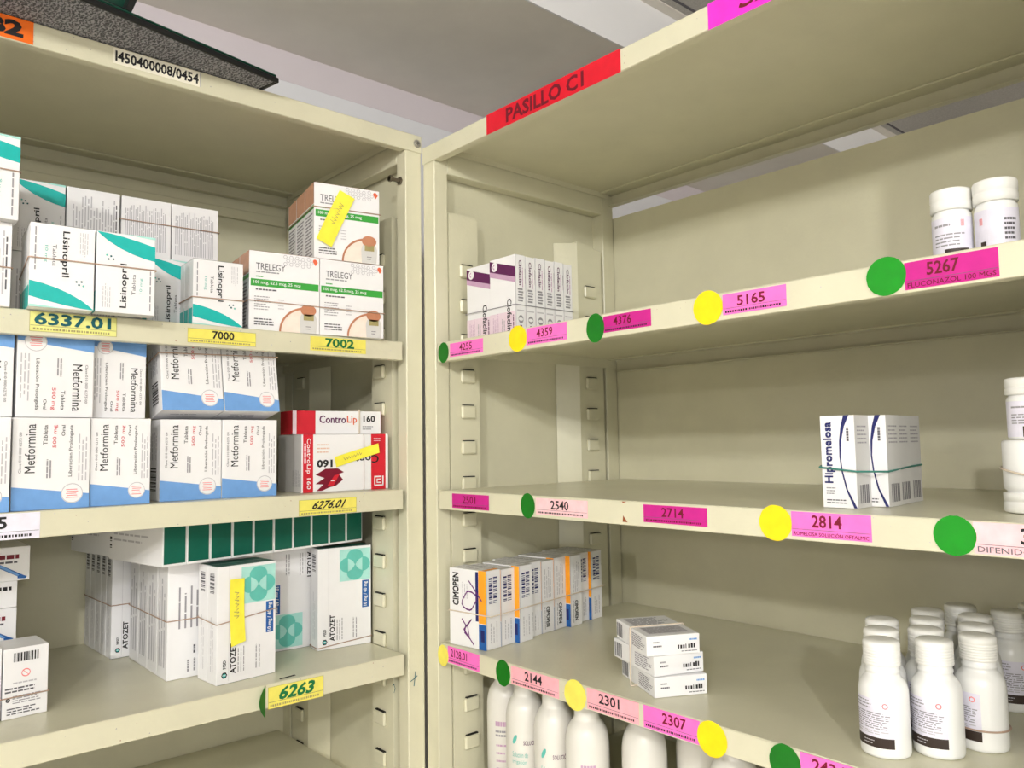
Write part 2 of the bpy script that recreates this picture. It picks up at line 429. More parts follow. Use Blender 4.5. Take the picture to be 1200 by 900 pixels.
# bolts
def bolt(U, loc, axis, L, r, mt, head, label):
    m = MB()
    a = Vector(axis).normalized(); p = Vector(loc)
    def cyl(d0, d1, rr, n=14):
        up = Vector((0, 0, 1)); x = a.cross(up).normalized(); y = a.cross(x)
        vs = [p+a*d+x*rr*math.cos(2*PI*k/n)+y*rr*math.sin(2*PI*k/n) for d in (d0, d1) for k in range(n)]
        m.add(vs, [tuple(range(n)), tuple(range(n, 2*n))[::-1]]+[(k, (k+1) % n, n+(k+1) % n, n+k) for k in range(n)], mt)
    cyl(0, L, r)
    if head == 'hex': cyl(0, 0.003, r*2.0, 6); cyl(L-0.004, L, r*1.7, 6)
    else:
        cyl(0, 0.001, r*2.6, 20); cyl(0.001, 0.0032, r*1.5)
        m.box(loc[0]-0.0026, loc[0]+0.0026, loc[1]-0.0037, loc[1]-0.0031, loc[2]-0.0005, loc[2]+0.0005, DARKSLOT)
        m.box(loc[0]-0.0005, loc[0]+0.0005, loc[1]-0.0037, loc[1]-0.0031, loc[2]-0.0026, loc[2]+0.0026, DARKSLOT)
    return tag(m.build('bolt', U.root), label)
bolt(UL, (-0.0335, 0.016, GZ+0.442), (-1, 0, 0), 0.022, 0.0034, STEEL, 'hex', 'dark bolt with nut sticking out of the post')
bolt(UL, (-0.0115, -0.0014, GZ+0.5065), (0, -1, 0), 0.002, 0.0026, STEELB, 'round', 'bright screw with washer on the top corner')
bolt(UR, (0.012, -0.0028, GZ+0.448), (0, 1, 0), 0.0022, 0.0024, STEEL, 'round2', 'small dark bolt on the post') if False else None

# ---- labels on the left unit
def num(s, tx=(0.2, 0.8), ty=(0.38, 0.92), mt=INK, sub=True, submt=INK, bold=0.025, border=None, subtext=None, seed=5, shear=0.0, line=True):
    def d(m, fm, w, h):
        text(m, fm, s, w*tx[0], h*ty[0], w*tx[1], h*ty[1], mt, bold=bold, shear=shear)
        if sub:
            if subtext: text(m, fm, subtext, w*0.03, h*0.06, w*0.97, h*0.24, submt, bold=0.01)
            else: lines(m, fm, w*0.04, h*0.05, w*0.97, h*0.23, 1, submt, fill=0.55, seed=seed, minw=0.012, maxw=0.032, ragged=0.1, gap=0.013)
        if line: rect(m, fm, w*0.01, h*0.295, w*0.99, h*0.305+0.0002, DGREY, 1)
        if border:
            t = 0.0004
            for a in ((0, 0, w, t), (0, h-t, w, h), (0, 0, t, h), (w-t, 0, w, h)): rect(m, fm, *a, border, 1)
    return d
UL.paper('top', 0.632, 0.058, 0.4925, 0.5205, ORLAB, lambda m, fm, w, h: text(m, fm, 'B2', w*0.14, h*0.16, w*0.82, h*0.86, INK, bold=0.05), 'orange label reading B2')
def tape(m, fm, w, h):
    text(m, fm, 'I450400008/0454', w*0.02, h*0.16, w*0.97, h*0.84, INK, bold=0.03)
    rect(m, fm, w*0.985, 0, w*0.992, h, GREY, 1)
UL.paper('top', 0.484, 0.112, 0.4985, 0.5195, TAPE, tape, 'cream tape with a handwritten inventory code', 'tape_strip')
UL.paper('second', 0.569, 0.096, 0.1425, 0.1665, YGLAB, num('6337.01', (0.05, 0.93), (0.34, 0.97), MARKT, bold=0.03, border=OLIVE, submt=OLIVE), 'pale yellow label reading 6337.01')
UL.paper('second', 0.385, 0.095, 0.1425, 0.162, YLAB, num('7000', (0.35, 0.67), (0.35, 0.92), border=OLIVE, submt=OLIVE), 'yellow label reading 7000')
UL.paper('second', 0.206, 0.095, 0.1435, 0.165, YLAB, num('7002', (0.26, 0.78), (0.3, 0.95), MARKG, bold=0.03, submt=OLIVE), 'yellow label reading 7002 in green')
UL.paper('third', 0.650, 0.098, -0.1015, -0.0715, WLAB, num('6275', (0.22, 0.66), (0.42, 0.9), line=True), 'white label ending in a 5')
UL.paper('third', 0.223, 0.095, -0.1005, -0.0775, YLAB, num('6276.01', (0.24, 0.78), (0.36, 0.9), border=OLIVE, submt=OLIVE, shear=0.15), 'yellow label reading 6276.01')
UL.paper('fourth', 0.268, 0.085, -0.3635, -0.3335, YLAB, num('6263', (0.2, 0.83), (0.32, 0.92), MARKG, bold=0.035, submt=OLIVE, border=OLIVE, shear=0.1), 'yellow label reading 6263 in green marker')
# green sticker folded in half, sticking out of the lip
m = MB(); n = 14
pts = [(0, 0)]+[(0.016*math.sin(PI*k/(n-1)), -0.022+0.044*k/(n-1)) for k in range(n)]
m.prism(pts[1:], -0.0002, 0.0002, lambda a, b, c: (-0.272-a*0.8+c, -0.0018-a*0.6-c, -0.352+b+GZ+a*0.15), DGSTICK)
tag(m.build('round_sticker', UL.shelf['fourth']), 'green sticker folded over beside 6263')
m = MB(); fm = plane_map((-0.25, 0.004, -0.329+GZ), (1, 0, 0), (0, 1, 0), (0, 0, 1))
poly(m, fm, [(0.004, 0.004), (0.03, 0.007), (0.03, 0.012), (0.005, 0.0085)], DARKSLOT)
tag(m.build('shelf_slot', UL.shelf['fourth']), 'dark slot in the shelf top')

# ---- labels on the right unit
def pas(m, fm, w, h):
    text(m, fm, 'PASILLO C1', w*0.17, h*0.14, w*0.76, h*0.86, MAROON, bold=0.03)
UR.paper('top', 0.1735, 0.2685, 0.4705, 0.5015, REDLAB, pas, 'red label reading PASILLO C1')
UR.paper('top', 0.574, 0.20, 0.4705, 0.5015, HOTPINK, lambda m, fm, w, h: text(m, fm, 'SAL', w*0.22, h*0.22, w*0.62, h*0.98, MAROON, bold=0.01, shear=0.12), 'hot pink label with handwritten capitals')
UR.sticker('second', 0.058, 0.1475, 0.0135, DGSTICK, 'deep green sticker left of 4255', 0.0165)
UR.paper('second', 0.075, 0.083, 0.1385, 0.160, PINK, num('4255', (0.3, 0.68), (0.36, 0.88), DKRED, bold=0.01), 'pink label reading 4255')
UR.sticker('second', 0.237, 0.1505, 0.019, YSTICK, 'yellow sticker left of 4359')
UR.paper('second', 0.256, 0.08, 0.1385, 0.1625, PINK, num('4359', (0.26, 0.66), (0.38, 0.88), DKRED, bold=0.01), 'pink label reading 4359')
UR.sticker('second', 0.388, 0.1475, 0.0155, DGSTICK, 'deep green sticker left of 4376', 0.019)
UR.paper('second', 0.402, 0.077, 0.1395, 0.1605, MAG, num('4376', (0.22, 0.6), (0.36, 0.88), MAROON, bold=0.01), 'magenta label reading 4376')
UR.sticker('second', 0.5605, 0.150, 0.0195, YSTICK, 'yellow sticker left of 5165')
UR.paper('second', 0.580, 0.077, 0.1385, 0.1615, PINK, num('5165', (0.24, 0.68), (0.36, 0.86), DKRED, bold=0.02), 'pink label reading 5165')
UR.sticker('second', 0.7595, 0.152, 0.0185, GSTICK, 'bright green sticker left of 5267')
UR.paper('second', 0.7765, 0.078, 0.136, 0.1615, MAG, num('5267', (0.25, 0.6), (0.42, 0.9), MAROON, bold=0.02, subtext='FLUCONAZOL 100 MGS', submt=MAROON), 'magenta label reading 5267')
UR.paper('third', 0.077, 0.09, -0.0985, -0.0762, MAG, num('2501', (0.3, 0.65), (0.36, 0.86), MAROON, bold=0.01, submt=MAROON), 'dark magenta label beside the post')
UR.sticker('third', 0.2525, -0.087, 0.0145, DGSTICK, 'deep green sticker left of 2540', 0.0175)
UR.paper('third', 0.269, 0.098, -0.098, -0.0755, LPINK, num('2540', (0.3, 0.65), (0.36, 0.9), bold=0.02), 'washed-out pink label reading 2540')
UR.paper('third', 0.459, 0.091, -0.0965, -0.0755, MAG, num('2714', (0.3, 0.65), (0.36, 0.88), MAROON, bold=0.015, submt=MAROON), 'dark magenta label reading 2714')
UR.sticker('third', 0.634, -0.0865, 0.0185, YSTICK, 'yellow sticker left of 2814')
UR.paper('third', 0.652, 0.082, -0.0985, -0.0735, PINK, num('2814', (0.27, 0.65), (0.4, 0.9), DKRED, bold=0.02, subtext='ROMELOSA SOLUCIÓN OFTALMIC', submt=DKRED), 'pink label reading 2814')
UR.sticker('third', 0.807, -0.0865, 0.0175, GSTICK, 'bright green sticker right of 2814')
UR.paper('third', 0.822, 0.10, -0.1005, -0.0735, LPINK, num('3112', (0.36, 0.72), (0.38, 0.88), bold=0.02, subtext='  DIFENIDOL 25 MG TAB', submt=DGREY), 'washed-out pink label at the right edge')
UR.sticker('fourth', 0.050, -0.3295, 0.0135, PYSTICK, 'pale yellow sticker by the post', 0.0165)
UR.paper('fourth', 0.062, 0.078, -0.3375, -0.3125, PINK, num('2128.01', (0.1, 0.62), (0.4, 0.88), DKRED, bold=0.01), 'pink label reading 2128.01')
UR.sticker('fourth', 0.194, -0.3275, 0.0155, DGSTICK, 'deep green sticker left of 2144', 0.0185)
UR.paper('fourth', 0.2115, 0.096, -0.3385, -0.3135, SALPINK, num('2144', (0.3, 0.66), (0.4, 0.9), bold=0.02), 'salmon pink label reading 2144')
UR.sticker('fourth', 0.3375, -0.3265, 0.0195, PYSTICK, 'pale yellow sticker left of 2301')
UR.paper('fourth', 0.3585, 0.085, -0.3385, -0.3125, SALPINK, num('2301', (0.24, 0.64), (0.42, 0.9), bold=0.02), 'salmon pink label reading 2301')
UR.paper('fourth', 0.4505, 0.08, -0.3385, -0.3125, PINK, num('2307', (0.35, 0.77), (0.42, 0.9), DKRED, bold=0.02), 'pink label reading 2307')
UR.sticker('fourth', 0.5465, -0.3275, 0.0195, YSTICK, 'yellow sticker right of 2307')
UR.sticker('fourth', 0.634, -0.3285, 0.0175, DGSTICK, 'deep green sticker on the lowest lip', 0.019)
UR.paper('fourth', 0.651, 0.085, -0.3385, -0.3125, PINK, num('2434', (0.15, 0.55), (0.42, 0.9), DKRED, bold=0.02), 'pink label reading 2434')

# ------------------------------------------------------------------ cartons
def faces(w, d, h):
    return dict(front=plane_map((-w/2, 0, 0), (1, 0, 0), (0, 0, 1), (0, -1, 0)),
                left=plane_map((-w/2, d, 0), (0, -1, 0), (0, 0, 1), (-1, 0, 0)),
                right=plane_map((w/2, 0, 0), (0, 1, 0), (0, 0, 1), (1, 0, 0)),
                top=plane_map((-w/2, 0, h), (1, 0, 0), (0, 1, 0), (0, 0, 1)),
                bottom=plane_map((-w/2, d, 0), (1, 0, 0), (0, -1, 0), (0, 0, -1)))
def U_(fm, w, h):            # unit-square map of a face
    return lambda u, v, l=0: fm(u*w, v*h, l)
def nosign(m, f, u, v, r, asp, mt):
    arc(m, f, u, v, r, r*asp, r*0.16, mt, 1)
    poly(m, f, [(u-r*.65, v+r*.55*asp), (u-r*.55, v+r*.65*asp), (u+r*.65, v-r*.55*asp), (u+r*.55, v-r*.65*asp)], mt, 1)

def d_blue(m, F, w, d, h):
    f = U_(F['front'], w, h)
    poly(m, f, [(0, 0), (1, 0), (1, .155), (0, .255)], MBLUE, 0)
    disc(m, f, .77, .165, .145, .145*w/h, CARD, 1); arc(m, f, .77, .165, .142, .142*w/h, .008, LGREY, 2)
    for i in range(5): rect(m, f, .69+.01*(i % 2), .115+.022*i, .85-.012*(i % 3), .123+.022*i, PINKRED, 2)
    text(m, f, 'Metformina', .155, .40, .285, .93, INK, 90, 0.0)
    text(m, f, 'Clave 010 000 6275 00', .08, .40, .115, .84, DGREY, 90)
    text(m, f, 'Tableta', .38, .70, .435, .92, INK, 90)
    text(m, f, '500 mg', .50, .67, .565, .92, RED, 90)
    text(m, f, 'Oral', .615, .80, .66, .92, INK, 90)
    text(m, f, 'Liberación Prolongada', .715, .35, .775, .92, INK, 90)
    lines(m, f, .42, .34, .50, .56, 2, GREY, True, .5, 4, minw=.2, maxw=.5)
    lines(m, f, .83, .30, .97, .92, 3, LGREY, True, .35, 9)
    fl = U_(F['left'], d, h)
    barcode(m, fl, .3, .12, .75, .42, INK, False); lines(m, fl, .2, .5, .8, .92, 4, LGREY, True, .3, 2)
    fb = U_(F['bottom'], w, d); lines(m, fb, .2, .3, .8, .7, 2, LGREY, False, .3, 2)
def d_teal(m, F, w, d, h):
    f = U_(F['front'], w, h)
    up = [(0, .995), (.2, .985), (.45, .96), (.7, .925), (1, .875)]; lo = [(1, .69), (.8, .715), (.6, .755), (.4, .81), (.2, .885), (.08, .945)]
    poly(m, f, up+lo, TEAL, 0)
    poly(m, f, [(.45, 1), (1, 1), (1, .97), (.75, .98)], TEALP, 0)
    text(m, f, 'Lisinopril', .40, .07, .54, .62, INK, 90, 0.02)
    text(m, f, 'Tableta', .60, .24, .66, .50, DGREY, 90)
    text(m, f, '10 mg', .73, .26, .79, .46, TEALM, 90)
    for a, b in ((.20, .66), (.24, .70), (.28, .665), (.17, .71)): disc(m, f, a, b, .018, .018*w/h, TEALM if a < .2 else MARKT, 1, 10)
    lines(m, f, .90, .05, .94, .62, 1, GREY, True, .5, 3); lines(m, f, .10, .06, .25, .40, 4, LGREY, True, .3, 6)
    fl = U_(F['left'], d, h); rect(m, fl, 0, 0, .9, .26, TEAL, 0); lines(m, fl, .2, .3, .8, .9, 3, LGREY, True, .3, 5)
    fr = U_(F['right'], d, h); rect(m, fr, .1, .74, 1, 1, TEAL, 0)
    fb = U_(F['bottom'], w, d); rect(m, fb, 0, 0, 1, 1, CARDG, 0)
def d_print(m, F, w, d, h):
    f = U_(F['front'], w, h)
    lines(m, f, .10, .14, .92, .90, 15, LGREY, True, .42, 5, minw=.1, maxw=.4)
    lines(m, f, .9, .2, .97, .9, 1, DGREY, True, .3, 3)
def d_printh(m, F, w, d, h):
    f = U_(F['front'], w, h)
    lines(m, f, .06, .22, .90, .90, 21, LGREY, True, .45, 15, minw=.2, maxw=.6, ragged=.12)
    lines(m, f, .08, .05, .9, .14, 2, LGREY, False, .4, 8)
def d_inhal(m, F, w, d, h):
    f = U_(F['front'], w, h); asp = w/h
    text(m, f, 'TRELEGY', .09, .765, .50, .85, DGREY, 0, 0.0)
    lines(m, f, .09, .725, .45, .75, 1, GREY, False, .6, 3)
    lines(m, f, .09, .665, .20, .69, 1, GBAR, False, .6, 3)
    rect(m, f, .02, .555, .985, .645, GBAR, 0)
    text(m, f, '100 mcg, 62.5 mcg, 25 mcg', .06, .575, .72, .625, CARD, 0, 0.02)
    lines(m, f, .09, .50, .40, .53, 1, DGREY, False, .6, 4)
    lines(m, f, .07, .25, .30, .44, 6, GREY, False, .35, 7); lines(m, f, .40, .27, .50, .42, 4, LGREY, False, .35, 9)
    lines(m, f, .07, .06, .36, .16, 3, DGREY, False, .45, 12)
    g = random.Random(4)
    for i in range(5):
        for j in range(3): arc(m, f, .50+.085*i+(j % 2)*.04, .87+.045*j-.02*i % .01, .03, .03*asp, .008, LGREY, 1, n=6)
    poly(m, f, [(.90, .94), (.945, .965), (.975, .935), (.94, .885)], LOGOOR, 1); disc(m, f, .93, .945, .03, .03*asp, LOGOOR, 2, 12)
    disc(m, f, .78, .02, .36, .36*asp*.78, BEIGE, 1, 26, 90, 180) if False else None
    arc(m, f, .80, .0, .385, .33, .028, BROWN, 2, 90, 180)
    poly(m, f, [(.80, .0)]+[(.80+.355*math.cos(R(a)), .0+.30*math.sin(R(a))) for a in range(90, 181, 6)], BEIGEP, 1)
    poly(m, f, [(.835+.125*math.cos(R(a)), .16+.13*math.sin(R(a))) for a in range(0, 181, 12)]+[(.72, .002), (.95, .002)], CARDG, 3)
    disc(m, f, .835, .295, .115, .075, BROWN, 4, 20); rect(m, f, .765, .165, .915, .245, OLIVE, 4)
    lines(m, f, .80, .04, .88, .10, 2, DGREY, False, .3, 3, l=5)
    fl = U_(F['left'], d, h)
    rect(m, fl, 0, .72, 1, 1, TAN, 0); rect(m, fl, 0, .655, 1, .705, GBAR, 0)
    lines(m, fl, .08, .04, .92, .62, 13, GREY, False, .45, 3, minw=.2, maxw=.5)
    for uu in (0, .985): rect(m, fl, uu, 0, uu+.015, 1, CARD, 1)
    ft = U_(F['top'], w, d); rect(m, ft, 0, 0, 1, 1, TAN, 0)
def d_clip_flat(m, F, w, d, h):
    f = U_(F['front'], w, h)
    rect(m, f, .04, 0, .245, 1, RED, 0); rect(m, f, 0, 0, .035, 1, PALEPINK, 0)
    text(m, f, 'Contro', .29, .48, .585, .80, PURPLE, 0, 0.025); text(m, f, 'Lip', .60, .40, .715, .80, LOGOOR, 0, 0.02)
    text(m, f, '160', .79, .52, .93, .82, INK, 0, 0.03); lines(m, f, .78, .16, .92, .38, 2, GREY, False, .4, 3)
    fr = U_(F['right'], d, h); rect(m, fr, 0, 0, 1, 1, RED, 0)
    for a, b in ((.15, .6), (.45, .62), (.15, .15), (.45, .12)): arc(m, fr, a+.12, b+.12, .12, .14, .035, PALEPINK, 1, n=8)
    fl = U_(F['left'], d, h); rect(m, fl, 0, 0, 1, 1, RED, 0)
def d_clip_big(m, F, w, d, h):
    f = U_(F['front'], w, h)
    rect(m, f, .015, 0, .125, 1, RED, 0); text(m, f, 'ControLip 160', .045, .06, .10, .93, CARD, -90, 0.03)
    lines(m, f, .025, .5, .05, .92, 1, PALEPINK, True, .8, 5)
    rect(m, f, .79, 0, .965, 1, RED, 0); lines(m, f, .82, .86, .93, .94, 2, PALEPINK, False, .3, 5)
    text(m, f, '160', .165, .42, .34, .56, INK, 180, 0.04)
    text(m, f, 'Control', .45, .48, .88, .62, INK, 180, 0.02)
    lines(m, f, .165, .66, .33, .85, 3, BEIGE, False, .35, 6)
    poly(m, f, [(.15, .30), (.26, .40), (.40, .40), (.47, .33), (.41, .30), (.46, .20), (.38, .10), (.30, .07), (.22, .02), (.16, .02), (.24, .13), (.15, .14), (.25, .24)], DKRED, 1)
    poly(m, f, [(.28, .10), (.36, .28), (.42, .30), (.35, .10)], RED, 2); rect(m, f, .32, .18, .36, .20, CARD, 3)
    arc(m, f, .878, .15, .066, .095, .016, CARD, 1, n=4) if False else None
    for a in ((.825, .06, .94, .085), (.825, .06, .84, .24), (.825, .215, .915, .24), (.925, .06, .94, .24), (.855, .11, .905, .13), (.855, .11, .867, .19), (.855, .17, .905, .19)): rect(m, f, *a, CARD, 1)
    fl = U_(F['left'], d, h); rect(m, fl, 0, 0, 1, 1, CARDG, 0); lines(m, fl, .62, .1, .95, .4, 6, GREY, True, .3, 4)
def d_circ(m, F, w, d, h):
    f = U_(F['front'], w, h); a = w/h
    rect(m, f, .40, .655, .985, .975, TEALP, 0)
    for i, (cu, cv) in enumerate(((.69, .895), (.69, .735), (.555, .815), (.825, .815))):
        disc(m, f, cu, cv, .155, .155*a*.85, TEALM, 1+i, 26)
    for cu, k, l in ((.615, 1, 6), (.765, -1, 7)):
        poly(m, f, [(cu-.06*k, .88), (cu, .865), (cu+.045*k, .84), (cu+.07*k, .815), (cu+.045*k, .79), (cu, .765), (cu-.06*k, .75)][::k], TEALP, l)
    rect(m, f, .825, .37, .955, .645, DBLUE, 0)
    text(m, f, '10 mg / 40 mg', .85, .385, .935, .63, CARD, 90, 0.03)
    text(m, f, 'ATOZET', .215, .075, .315, .335, INK, 90, 0.03)
    text(m, f, 'MSD', .10, .13, .15, .20, INK, 90, 0.03)
    arc(m, f, .125, .075, .05, .05*a, .014, INK, 1, n=6); arc(m, f, .125, .075, .03, .03*a, .01, TEAL, 1, n=6)
    lines(m, f, .33, .08, .47, .30, 3, GREY, True, .3, 8); lines(m, f, .63, .08, .74, .30, 2, GREY, True, .3, 8)
    rect(m, f, .195, .02, .20, 1, LGREY, 0)
    fl = U_(F['left'], d, h); barcode(m, fl, .25, .77, .72, .95, DGREY, False, 11)
    lines(m, fl, .3, .1, .7, .6, 2, LGREY, True, .2, 4)
    ft = U_(F['top'], w, d); rect(m, ft, .02, .02, .98, .98, DGREEN, 0)
    fb = U_(F['bottom'], w, d); rect(m, fb, .02, .02, .98, .98, DGREEN, 0)
def d_circ_back(m, F, w, d, h):
    f = U_(F['front'], w, h)
    lines(m, f, .15, .42, .85, .80, 7, GREY, True, .3, 8, minw=.3, maxw=.6); nosign(m, f, .78, .87, .14, w/h, MAROON)
    lines(m, f, .4, .2, .75, .30, 3, DGREY, True, .3, 2); lines(m, f, .3, .05, .95, .17, 6, GREY, True, .3, 12)
    fl = U_(F['left'], d, h); lines(m, fl, .15, .1, .85, .85, 3, LGREY, True, .35, 9, minw=.3, maxw=.5)
def d_greenend(m, F, w, d, h):
    f = U_(F['front'], w, h); rect(m, f, .05, .04, .95, .97, DGREEN, 0)
    rect(m, f, .12, .72, .88, .74, TEALM, 1); lines(m, f, .15, .62, .85, .70, 2, MARKG, False, .5, 3)
    fl = U_(F['left'], d, h); lines(m, fl, .1, .3, .8, .5, 2, LGREY, False, .3, 4); barcode(m, fl, .02, .2, .06, .42, INK, False, 4)
def d_syr(m, F, w, d, h):
    f = U_(F['front'], w, h)
    lines(m, f, .45, .62, .92, .80, 1, MAROON, False, .7, 3); lines(m, f, .45, .5, .9, .6, 1, DGREY, False, .6, 3)
    poly(m, f, [(.60, .46), (.66, .50), (.93, .14), (.97, .10), (.95, .04), (.86, .06), (.86, .12)], DBLUE, 1); poly(m, f, [(.63, .45), (.67, .48), (.88, .16), (.86, .13)], MBLUE, 2)
def d_syr2(m, F, w, d, h):
    f = U_(F['front'], w, h); lines(m, f, .5, .62, .97, .82, 1, INK, False, .7, 13); lines(m, f, .5, .48, .8, .56, 1, DGREY, False, .5, 3)
def d_warn(m, F, w, d, h):
    f = U_(F['front'], w, h)
    barcode(m, f, .22, .80, .78, .93, INK, True, 15); nosign(m, f, .50, .63, .10, w/h, PINKRED)
    lines(m, f, .22, .48, .8, .52, 1, LGREY, False, .5, 3); lines(m, f, .05, .36, .75, .45, 2, DGREY, False, .5, 8)
    arc(m, f, .12, .27, .05, .05*w/h, .02, INK, 1, n=12); lines(m, f, .22, .20, .95, .33, 4, GREY, False, .4, 9); lines(m, f, .1, .05, .9, .16, 3, DGREY, False, .45, 19)
def d_plum(m, F, w, d, h):
    f = U_(F['front'], w, h)
    poly(m, f, [(0, .985), (1, .845), (1, .715), (0, .85)], PURPLE, 0); poly(m, f, [(0, .85), (1, .715), (1, .65), (0, .785)], MAUVE, 0)
    disc(m, f, .2, .90, .12, .06, CARD, 1, 18); arc(m, f, .2, .90, .07, .035, .02, MAUVE, 2, 90, 270, 10)
    rect(m, f, 0, 0, 1, .30, PALEPINK, 0)
    text(m, f, 'Clofaclin', .68, .06, .85, .46, INK, -90, 0.03)
    lines(m, f, .1, .05, .35, .30, 4, MAUVE, True, .3, 5); lines(m, f, .45, .05, .6, .26, 2, GREY, True, .3, 5); lines(m, f, .88, .06, .95, .30, 1, PURPLE, True, .5, 5)
    fr = U_(F['right'], d, h)
    text(m, fr, 'Clofaclin', .35, .62, .62, .93, PURPLE, -90, 0.01); lines(m, fr, .66, .6, .8, .9, 1, MAUVE, True, .5, 5)
    for i in range(5): rect(m, fr, .22+.05*(i % 2), .42+.035*i, .72+.06*(i % 2), .442+.035*i, GREY, 1)
    rect(m, fr, .15, .30, .85, .315, LGREY, 0); arc(m, fr, .5, .20, .26, .05, .03, GREY, 1)
    rect(m, fr, 0.0, 0, .05, 1, LGREY, 0)
    for i in range(3): rect(m, fr, .4, .04+.035*i, .6, .058+.035*i, PURPLE, 1)
def d_eye(m, F, w, d, h):
    f = U_(F['front'], w, h)
    text(m, f, 'Hipromelosa', .10, .27, .39, .93, NAVY, 90, 0.09)
    pts = [(.78, 1.0), (.66, .88), (.58, .72), (.56, .56), (.60, .40), (.72, .20), (.95, .005)]
    ws = [.16, .10, .06, .04, .04, .05, .09]
    for i in range(len(pts)-1):
        (a, b), (c, e) = pts[i], pts[i+1]
        poly(m, f, [(a-ws[i]/2, b), (a+ws[i]/2, b), (c+ws[i+1]/2, e), (c-ws[i+1]/2, e)], NAVY, 1)
    lines(m, f, .74, .72, .86, .88, 1, DGREY, True, .6, 3, minw=.1, maxw=.2)
    lines(m, f, .12, .14, .45, .23, 3, GREY, False, .4, 5); lines(m, f, .12, .04, .75, .10, 2, DGREY, False, .4, 8)
    fr = U_(F['right'], d, h)
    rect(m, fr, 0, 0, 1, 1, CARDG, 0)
    lines(m, fr, .15, .68, .85, .90, 5, GREY, False, .35, 4); barcode(m, fr, .2, .05, .85, .25, DGREY, True, 9)
def d_stack(m, F, w, d, h):
    f = U_(F['front'], w, h)
    lines(m, f, .12, .60, .25, .75, 1, GREY, False, .5, 3); lines(m, f, .12, .40, .30, .55, 1, DGREY, False, .5, 3)
    g = random.Random(5)
    for i in range(7): rect(m, f, .58+.05*i, .30, .58+.05*i+g.uniform(.015, .04), .55-g.uniform(0, .08), INK, 1)
    lines(m, f, .80, .66, .96, .80, 1, MBLUE, False, .6, 4); lines(m, f, .65, .12, .98, .2, 1, DGREY, False, .5, 3)
    fl = U_(F['left'], d, h); barcode(m, fl, .03, .12, .22, .85, DGREY, True, 7); lines(m, fl, .55, .15, .95, .85, 7, GREY, False, .5, 5)
    ft = U_(F['top'], w, d); lines(m, ft, .1, .50, .9, .92, 9, GREY, False, .5, 5); rect(m, ft, .12, .10, .88, .42, LGREY, 0); lines(m, ft, .14, .12, .86, .40, 6, GREY, False, .5, 7)
def d_pen(m, F, w, d, h, var=0):
    f = U_(F['front'], w, h)
    text(m, f, 'CIMOPEN', .10, .52, .26, .94, INK, 90, 0.06, shear=.0)
    lines(m, f, .34, .62, .52, .88, 3, LGREY, True, .3, 5)
    rect(m, f, .80, .33, 1, 1, ORANGE, 0); rect(m, f, .80, 0, 1, .32, DBLUE, 0); rect(m, f, .85, .10, .95, .25, NAVY, 1)
    rect(m, f, .72, .35, .795, .98, NAVY, 0)
    if var == 0:
        t = [(.55+.18*math.cos(a)*(1+.3*math.sin(2*a)), .60+.12*math.sin(a)) for a in [i*.4 for i in range(17)]]
        scribble(m, f, t, .02, SLATE, 3); scribble(m, f, [(.55, .85), (.70, .75), (.88, .62)], .02, SLATE, 3)
        t = [(.35, .35), (.45, .28), (.42, .18), (.55, .12), (.50, .28), (.60, .36), (.40, .22), (.66, .05)]
        scribble(m, f, t, .02, SLATE, 3)
    fr = U_(F['right'], d, h)
    if var < 2:
        for i in range(2): barcode(m, fr, .18+.3*i, .58, .42+.34*i, .93, NAVY, False, 13, 3+i)
        lines(m, fr, .2, .08, .8, .35, 3, LGREY, True, .3, 4)
    else:
        lines(m, fr, .2, .48, .8, .92, 4, LGREY, True, .35, 4)
        text(m, fr, 'CIMOPEN', .35, .08, .62, .36, INK, -90, 0.03); lines(m, fr, .2, .05, .3, .4, 1, GREY, True, .4, 3)
    ft = U_(F['top'], w, d); lines(m, ft, .1, .2, .9, .8, 2, LGREY, False, .3, 4); rect(m, ft, .86, .05, .98, .95, ORANGE if var == 0 else CARDG, 0)
    rect(m, fr, 0, 0, .04, 1, LGREY, 1); rect(m, ft, 0, .93, 1, 1, GREY, 0)

CM = {}
def carton_mesh(design, w, d, h, flip=False, var=None):
    k = (design.__name__, w, d, h, flip, var)
    if k in CM: return CM[k]
    m = MB(); m.box(-w/2, w/2, 0, d, 0, h, CARD, 0.0009, 2)
    F = faces(w, d, h)
    t = F['top']      # tuck flap seam on the end
    rect(m, t, 0.003, d*.06, w-0.003, d*.06+0.0004, LGREY, 0)
    if var is None: design(m, F, w, d, h)
    else: design(m, F, w, d, h, var)
    if flip: m.v = [(-x, y, h-z) for x, y, z in m.v]
    CM[k] = m.mesh('medicine_carton')
    return CM[k]
def carton(design, x, y, z, th, w, d, h, label, group, flip=False, tilt=0.0, var=None):
    o = link('medicine_carton', carton_mesh(design, w, d, h, flip, var), None, (x, y, z+GZ), (R(tilt), 0, R(th)))
    return tag(o, label, 'medicine box', group)
def along(x, y, th, a, b):        # point a to the right of and b behind a front origin turned by th
    c, s = math.cos(R(th)), math.sin(R(th))
    return x+c*a-s*b, y+s*a+c*b
